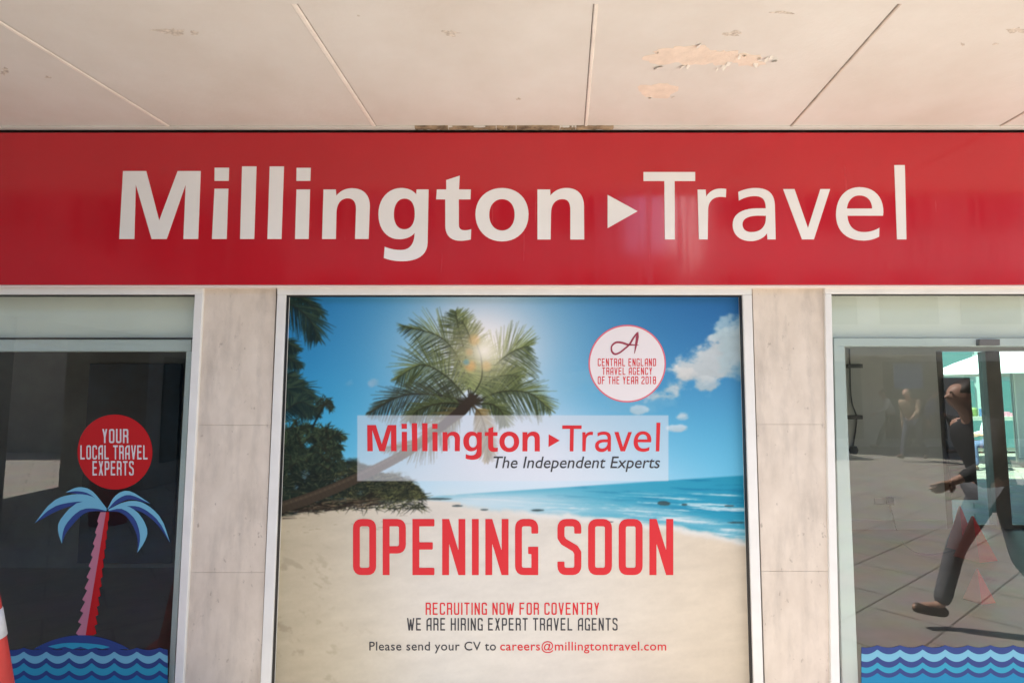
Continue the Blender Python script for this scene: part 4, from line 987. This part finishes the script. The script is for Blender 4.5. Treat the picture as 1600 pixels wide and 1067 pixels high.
# ---------------------------------------------------------------- the street that the panes mirror
M['pale_wall'] = mat('pale_cladding', (.45, .43, .40), .8, noise=(.8, .15)); M['grey_wall'] = mat('grey_cladding', (.22, .20, .18), .8, noise=(.8, .2)); M['red_bin'] = mat('red_bin', (.45, .03, .03), .4); M['light_wall'] = mat('light_cladding', (.58, .56, .52), .8, noise=(.8, .15)); M['dk_glass'] = mat('dark_window', (.02, .025, .03), .06, .6)
M['shade_awning'] = mat('cream_awning', (.6, .54, .42), .7); M['sign_blue'] = mat('blue_board', (.06, .16, .42), .5); M['white_pl'] = mat('white_board', (.75, .75, .75), .5)
def block(x0, x1, y0, y1, h, wall, label, face, win=True, pitch=2.4, shop=True):
    """plain town block; face: 'y' windows on its +Y side, 'x' on its +X side"""
    r = empty('town_building', ((x0 + x1) / 2, (y0 + y1) / 2, 0), label, 'building')
    m = MB(); m.box((x0, y0, .004), (x1, y1, h)); m.build('wall', wall, r)
    m = MB(); m.box((x0 - .15, y0 - .15, h + .002), (x1 + .15, y1 + .15, h + .35)); m.build('roof', M['pale_wall'], r)
    a0, a1 = (x0, x1) if face == 'y' else (y0, y1); n = max(1, int((a1 - a0) / pitch)); st = (a1 - a0) / n
    lv = [(0.25, 2.5)] if shop else []
    z = 3.6
    while z + 1.6 < h: lv.append((z, z + 1.5)); z += 2.8
    for (za, zb) in lv:
        for k in range(n):
            p, q = a0 + st * (k + .14), a0 + st * (k + .86); m = MB()
            if face == 'y': m.box((p, y1 + .003, za), (q, y1 + .05, zb))
            else: m.box((x1 + .003, p, za), (x1 + .05, q, zb))
            m.build('window', M['dk_glass'], r)
    return r
tb = empty('town_building', (-7.3, -5.6, 0), 'dark town block added to shade the pavement, its covered passage mirrored in the left window', 'building')  # added out of view to shade the ground at the left
m = MB(); m.box((-9, -3.9, .004), (-6, -2.75, 2.5)); m.build('wall', M['grey_wall'], tb)
m = MB(); m.box((-7.37, -12, .004), (-6, -6.5, 2.5)); m.build('wall', M['grey_wall'], tb)
m = MB(); m.box((-9, -12, 2.502), (-5.9, -2.7, 8.6)); m.build('upper_wall', M['grey_wall'], tb)  # upper body shaped to keep the sun off the left pavement
for k in range(4):
    y0 = -11.8 + k * 1.3; m = MB(); m.box((-5.997, y0, .4), (-5.95, y0 + 1.0, 2.2)); m.build('window', M['dk_glass'], tb)
for k in range(6):
    for z in (3.6, 6.2):
        y0 = -11.6 + k * 1.5; m = MB(); m.box((-5.897, y0, z), (-5.85, y0 + .95, z + 1.4)); m.build('window', M['dk_glass'], tb)
kb = empty('added_kiosk', (-13, -13.2, 0), 'low dark kiosk added to block the sky past the passage, mirrored in the left window', 'added_kiosk')  # added to hide the bright sky seen through the passage
m = MB(); m.box((-18, -14.2, .004), (-8.2, -12.3, 3.2)); m.build('wall', M['grey_wall'], kb); m = MB(); m.box((-18.2, -14.4, 3.202), (-8, -12.1, 3.35)); m.build('roof', M['pale_wall'], kb)
bn = empty('litter_bin', (-4.95, -4.2, 0), 'red litter bin on the shaded pavement, mirrored in the left window', 'bin')
m = MB(); m.lathe((-4.95, -4.2, 0), [(.001, .0), (.2, .0), (.23, .75), (.25, .76), (.25, .82), (.2, .9), (.001, .92)], 24); m.build('bin_body', M['red_bin'], bn, smooth=True)
block(-24, 3.4, -18.5, -14, 9.2, M['pale_wall'], 'pale town building opposite, mirrored faintly in the red sign, left of the low wing', 'y')
block(3.45, 5.0, -18, -14.1, 5.4, M['pale_wall'], 'low wing between the two tall town buildings opposite', 'y', shop=True, pitch=1.5)
b2 = block(5.75, 30, -18, -14, 9.0, M['light_wall'], 'light grey town building opposite with shop windows, mirrored in the right window', 'y')
m = MB(); m.box((5.70, -17.9, 3.0), (5.748, -14.05, 8.95)); m.build('side_cladding', M['white_pl'], b2)
aw = empty('shop_awning', (10, -14, 2.6), 'cream awning over the shop opposite, mirrored in the right window', 'awning')
m = MB(); m.add([(8, -13.9, 3.2), (12.5, -13.9, 3.2), (12.5, -12.4, 2.6), (8, -12.4, 2.6), (8, -13.9, 3.15), (12.5, -13.9, 3.15), (12.5, -12.4, 2.55), (8, -12.4, 2.55)], [(0,3,2,1),(4,5,6,7),(0,1,5,4),(1,2,6,5),(2,3,7,6),(3,0,4,7)]); m.build('cloth', M['shade_awning'], aw)
bb = empty('notice_board', (11.15, -13.2, 0), 'blue and white notice board on a post opposite, mirrored in the right window', 'notice board')
m = MB(); m.box((10.75, -13.25, 1.7), (11.55, -13.2, 2.4)); m.build('board', M['sign_blue'], bb); m = MB(); m.tube([(11.15, -13.29, .0), (11.15, -13.29, 2.4)], .04); m.build('post', M['black'], bb)
# shop and tables in the street behind
M['teal_glass'] = mat('teal_shop_glass', (.10, .24, .24), .1, .5); M['mint'] = mat('mint_cladding', (.50, .62, .58), .5); M['cream'] = mat('cream_counter', (.50, .52, .44), .5); M['stool_red'] = mat('red_seat', (.62, .06, .10), .5); M['steel'] = mat('steel', (.5, .5, .5), .3, metal=1)
ms = empty('market_shop', (11, 13, 0), 'mint green glazed shop beyond the rear windows, in full sun', 'building')
m = MB(); m.box((6, 13, .004), (30, 16, 6)); m.build('wall', M['mint'], ms)
for k in range(11):
    for (za, zb) in ((.9, 1.9), (2.05, 2.7), (2.85, 4.2)):
        m = MB(); m.box((7 + k * 1.5, 12.93, za), (8.25 + k * 1.5, 12.997, zb)); m.build('window', M['teal_glass'], ms)
m = MB(); m.box((8.5, 12.3, .05), (16, 12.8, .95)); m.build('counter', M['cream'], ms)
rr = random.Random(3)
M['goods'] = [mat('goods_' + n, c, .5) for n, c in (('white', (.7, .7, .7)), ('green', (.16, .24, .08)), ('dark', (.03, .04, .05)), ('pink', (.7, .3, .4)), ('blue', (.1, .2, .4)))]
for k in range(9): m = MB(); m.box((8.7 + k * .8, 12.27, .15), (9.4 + k * .8, 12.298, .85)); m.build('counter_panel', M['teal_glass'], ms)
for k in range(34):
    x = 8.6 + k * .21; h = rr.uniform(.07, .26); wd = rr.uniform(.04, .09); m = MB()
    if k % 3: m.box((x - wd, 12.45, .952), (x + wd, 12.45 + 2 * wd, .952 + h))
    else: m.lathe((x, 12.55, .952), [(wd * .8, 0), (wd, h * .2), (wd, h * .8), (wd * .5, h), (.001, h)], 12)
    tag(m.build('shop_goods', M['goods'][rr.randrange(5)]), 'small box or jar in the row on the street counter behind the shop', 'goods', 'goods on the street counter')
for k, (x, y, lb) in enumerate(((9.0, 10.6, 'red stool by the tan topped sitter beyond the rear window'), (10.0, 11.2, 'red stool standing by itself near the mint shop'), (10.9, 10.9, 'red stool nearest the white parasol in the street behind'))):
    r = empty('stool', (x, y, 0), lb, 'stool', 'red stools in the street behind')
    m = MB(); m.lathe((x, y, 0), [(.001, .40), (.19, .40), (.2, .43), (.19, .46), (.001, .465)], 20); m.build('seat', M['stool_red'], r, smooth=True)
    for j in range(4):
        q = j * math.pi / 2 + .4; m = MB(); m.tube([(x + .12*math.cos(q), y + .12*math.sin(q), .402), (x + .2*math.cos(q), y + .2*math.sin(q), .0)], .014); m.build('leg', M['steel'], r)
pa = empty('parasol', (10.9, 9.6, 0), 'white parasol on a thin pole beyond the rear window', 'parasol')
m = MB(); m.lathe((10.9, 9.6, 0), [(1.5, 2.0), (1.0, 2.25), (.5, 2.45), (.03, 2.6), (.03, 2.57), (.5, 2.42), (1.0, 2.22), (1.5, 1.97), (1.5, 2.0)], 8); m.build('canopy_cloth', M['white_pl'], pa)
m = MB(); m.tube([(10.9, 9.6, .05), (10.9, 9.6, 2.6)], .025); m.build('pole', M['steel'], pa); m = MB(); m.lathe((10.9, 9.6, .002), [(.001, 0), (.25, 0), (.25, .05), (.03, .07), (.001, .07)], 20); m.build('base', M['grey_pl'], pa)
wp_ = empty('market_screen', (12.2, 10.2, 0), 'white market screen standing in the sun beyond the rear window', 'screen')
m = MB(); m.box((11.5, 10.2, .12), (13.2, 10.24, 2.6)); m.build('sheet', M['white_pl'], wp_)
for x in (11.5, 13.2): m = MB(); m.tube([(x, 10.27, 0), (x, 10.27, 2.65)], .02); m.build('post', M['steel'], wp_)

# ---------------------------------------------------------------- people (mirrored or seen through two panes)
def skin(name, verts, edges, rad, material, parent, root=0, lev=2):
    me = bpy.data.meshes.new(name); off = world_loc(parent) if parent else Vector()
    me.from_pydata([tuple(Vector(v) - off) for v in verts], edges, []); o = bpy.data.objects.new(name, me); COL.objects.link(o)
    md = o.modifiers.new('skin', 'SKIN'); md.branch_smoothing = .4; ss = o.modifiers.new('sub', 'SUBSURF'); ss.levels = lev; ss.render_levels = lev
    for i, r in enumerate(rad):
        sv = me.skin_vertices[0].data[i]; sv.radius = (r, r) if not hasattr(r, '__len__') else r; sv.use_root = (i == root)
    dg = bpy.context.evaluated_depsgraph_get(); m2 = bpy.data.meshes.new_from_object(o.evaluated_get(dg)); o.modifiers.clear(); o.data = m2; m2.name = name; bpy.data.meshes.remove(me)
    m2.materials.clear(); m2.materials.append(material); m2.polygons.foreach_set('use_smooth', [True] * len(m2.polygons)); m2.update()
    if parent: o.parent = parent
    return o
def person(loc, yaw, pose, cols, label, group=None, hands=True):
    r = empty('person', loc, label, 'person', group); L = Vector(loc); ca, sa = math.cos(yaw), math.sin(yaw)
    W_ = lambda p: (L.x + p[0]*ca - p[1]*sa, L.y + p[0]*sa + p[1]*ca, L.z + p[2])
    J = pose; V, E, Rd = [], [], []
    def ch(par, *items):
        last = par
        for p, rad in items:
            V.append(W_(p)); Rd.append(rad)
            if last is not None: E.append((last, len(V) - 1))
            last = len(V) - 1
        return last
    mid = lambda a, b, t: tuple(x + (y - x) * t for x, y in zip(a, b))
    pel = ch(None, (J['pelvis'], .11)); chest = ch(pel, (mid(J['pelvis'], J['chest'], .5), .105), (J['chest'], .12)); nk = ch(chest, (J['neck'], .055))
    hx, hy, hz = J['head']; hd = ch(nk, ((hx - .005, hy, hz - .07), .068), ((hx, hy, hz), .092), ((hx - .012, hy, hz + .085), .07))
    ch(hd - 1, ((hx + .088, hy, hz - .015), .016), ((hx + .105, hy, hz - .03), .013))
    for s in (-1, 1): ch(hd - 1, ((hx - .01, hy + s * .092, hz - .01), .016))
    for k in ('l', 'r'):
        s = 1 if k == 'l' else -1
        sh, el, wr = J['sh' + k], J['el' + k], J['wr' + k]
        a = ch(chest, (sh, .058), (mid(sh, el, .5), .05), (el, .042), (mid(el, wr, .5), .036), (wr, .027))
        d = Vector(wr) - Vector(el); d.normalize(); sd = Vector((0, s, 0)); fw = d.cross(sd).normalized()
        pc_ = Vector(wr) + d * .065; pm_ = ch(a, (tuple(pc_), (.032)))
        if hands:
            for q, ln in ((-.027, .062), (-.009, .075), (.009, .070), (.027, .055)):
                b0 = pc_ + fw * q + d * .028; b1 = b0 + d * ln * .55 - sd * .006; b2 = b1 + d * ln * .42 - sd * .02
                ch(pm_, (tuple(b0), .010), (tuple(b1), .009), (tuple(b2), .007))
            t0 = Vector(wr) + d * .03 + fw * .034; ch(pm_, (tuple(t0), .012), (tuple(t0 + d * .04 + fw * .02), .009))
        hp, kn, an, to = J['hp' + k], J['kn' + k], J['an' + k], J['to' + k]
        ch(pel, (hp, .082), (mid(hp, kn, .5), .07), (kn, .05), (mid(kn, an, .35), .052), (an, .034), (mid(an, to, .6), .03), (to, .022))
    skin('body', V, E, Rd, cols['skin'], r)
    V, E, Rd = [], [], []
    pel = ch(None, (mid(J['pelvis'], J['chest'], -.12), (.155, .125)), (mid(J['pelvis'], J['chest'], .45), (.15, .125)), (J['chest'], (.165, .135))); ch(pel, (mid(J['chest'], J['neck'], .7), .075))
    for k in ('l', 'r'): ch(pel, (J['sh' + k], .08), (mid(J['sh' + k], J['el' + k], .5), .068), (J['el' + k], .058), (mid(J['el' + k], J['wr' + k], .55), .05), (mid(J['el' + k], J['wr' + k], cols.get('sleeve', .94)), .042))
    skin('jacket', V, E, Rd, cols['top'], r)
    V, E, Rd = [], [], []
    pel = ch(None, (mid(J['pelvis'], J['chest'], .08), (.135, .115)))
    for k in ('l', 'r'): ch(pel, (J['hp' + k], .10), (mid(J['hp' + k], J['kn' + k], .5), .082), (J['kn' + k], .064), (mid(J['kn' + k], J['an' + k], .5), .060), (mid(J['kn' + k], J['an' + k], 1.0), .058))
    skin('trousers', V, E, Rd, cols['legs'], r)
    for k in ('l', 'r'):
        V, E, Rd = [], [], []; an, to = J['an' + k], J['to' + k]; dv = (Vector(to) - Vector(an)); heel = Vector(an) - dv.normalized() * .05 - Vector((0, 0, .045)) * (1 if dv.z > -.09 else .4)
        ch(None, (tuple(heel), .038), (mid(tuple(heel), to, .5), .042), (to, .036)); skin('shoe', V, E, Rd, cols['shoe'], r)
    V, E, Rd = [], [], []; ch(None, ((hx - .05, hy, hz - .035), .086), ((hx - .03, hy, hz + .03), .106), ((hx + .012, hy, hz + .078), .090)); skin('hair', V, E, Rd, cols['hair'], r)
    m = MB()
    for s in (-1, 1):
        c = Vector(W_((hx + .082, hy + s * .032, hz + .012))); m.lathe(c, [(.001, .008), (.008, .004), (.008, -.004), (.001, -.008)], 8)
    m.build('eyes', M['black'], r)
    return r
WALK = dict(pelvis=(0,0,.93), chest=(.10,0,1.31), neck=(.15,0,1.46), head=(.21,0,1.585), shl=(.11,.18,1.38), ell=(-.08,.24,1.14), wrl=(-.06,.25,.90), shr=(.11,-.18,1.38), elr=(.22,-.24,1.13), wrr=(.43,-.21,1.03),
   hpl=(.01,.09,.90), knl=(.24,.09,.53), anl=(.37,.09,.14), tol=(.56,.10,.13), hpr=(-.01,-.09,.90), knr=(-.06,-.09,.48), anr=(-.36,-.09,.17), tor=(-.24,-.10,.045))
STAND = dict(pelvis=(0,0,.93), chest=(.01,0,1.33), neck=(.02,0,1.49), head=(.05,0,1.62), shl=(0,.18,1.41), ell=(-.02,.26,1.13), wrl=(.12,.24,.92), shr=(0,-.18,1.41), elr=(-.03,-.27,1.14), wrr=(.20,-.18,1.10),
   hpl=(0,.09,.90), knl=(.03,.12,.50), anl=(0,.14,.09), tol=(.16,.17,.04), hpr=(0,-.09,.90), knr=(.02,-.11,.50), anr=(-.01,-.12,.09), tor=(.15,-.15,.04))
SIT = dict(pelvis=(0,0,.52), chest=(.03,0,.92), neck=(.06,0,1.08), head=(.10,0,1.21), shl=(.03,.18,1.0), ell=(.08,.25,.74), wrl=(.32,.16,.72), shr=(.03,-.18,1.0), elr=(.08,-.25,.74), wrr=(.30,-.14,.72),
   hpl=(.04,.10,.52), knl=(.45,.12,.52), anl=(.44,.12,.09), tol=(.6,.13,.04), hpr=(.04,-.10,.52), knr=(.45,-.12,.52), anr=(.40,-.12,.09), tor=(.56,-.13,.04))
def cols(top, legs, shoe=(.10, .06, .04), hair=(.03, .02, .015), sk=(.50, .30, .22), **k):
    return dict(skin=mat('skin', sk, .5), top=mat('cloth_top', top, .8, noise=(12, .15)), legs=mat('cloth_legs', legs, .8, noise=(14, .2)), shoe=mat('leather', shoe, .5), hair=mat('hair', hair, .6), **k)
person((3.31, -.98, 0), math.pi, WALK, cols((.030, .032, .036), (.12, .125, .14), (.06, .032, .02)), 'person in a dark jacket and grey trousers striding left past the right window')
person((9.4, -10.6, 0), R(150), WALK, cols((.30, .22, .15), (.04, .05, .09)), 'person in a tan top walking across the sunny pavement opposite', 'people in the street opposite')
person((10.6, -11.8, 0), R(20), WALK, cols((.06, .08, .2), (.12, .11, .1)), 'person in a navy top walking right across the sunny pavement opposite', 'people in the street opposite')
person((10.3, -12.7, 0), R(200), WALK, cols((.6, .58, .55), (.05, .05, .06)), 'person in a white top walking across the sunny pavement opposite', 'people in the street opposite')
person((8.55, 9.3, -.0), R(200), SIT, cols((.55, .44, .30), (.05, .05, .06)), 'person in a tan top sitting in the street beyond the rear window', 'people sitting behind the shop')
person((9.95, 9.0, -.0), R(170), SIT, cols((.75, .75, .78), (.10, .13, .25)), 'person in a white top sitting in the street beyond the rear window', 'people sitting behind the shop')
for x, y, lb in ((8.55, 9.3, 'grey stool under the tan topped sitter'), (9.95, 9.0, 'grey stool under the white topped sitter')):
    r = empty('stool', (x, y, 0), lb, 'stool')
    m = MB(); m.lathe((x, y, 0), [(.001, .36), (.19, .36), (.2, .385), (.19, .41), (.001, .41)], 20); m.build('seat', M['grey_pl'], r, smooth=True)
    m = MB(); m.tube([(x, y, .02), (x, y, .358)], .03); m.build('leg', M['steel'], r); m = MB(); m.lathe((x, y, .001), [(.001, 0), (.2, 0), (.2, .02), (.001, .02)], 20); m.build('base', M['steel'], r)
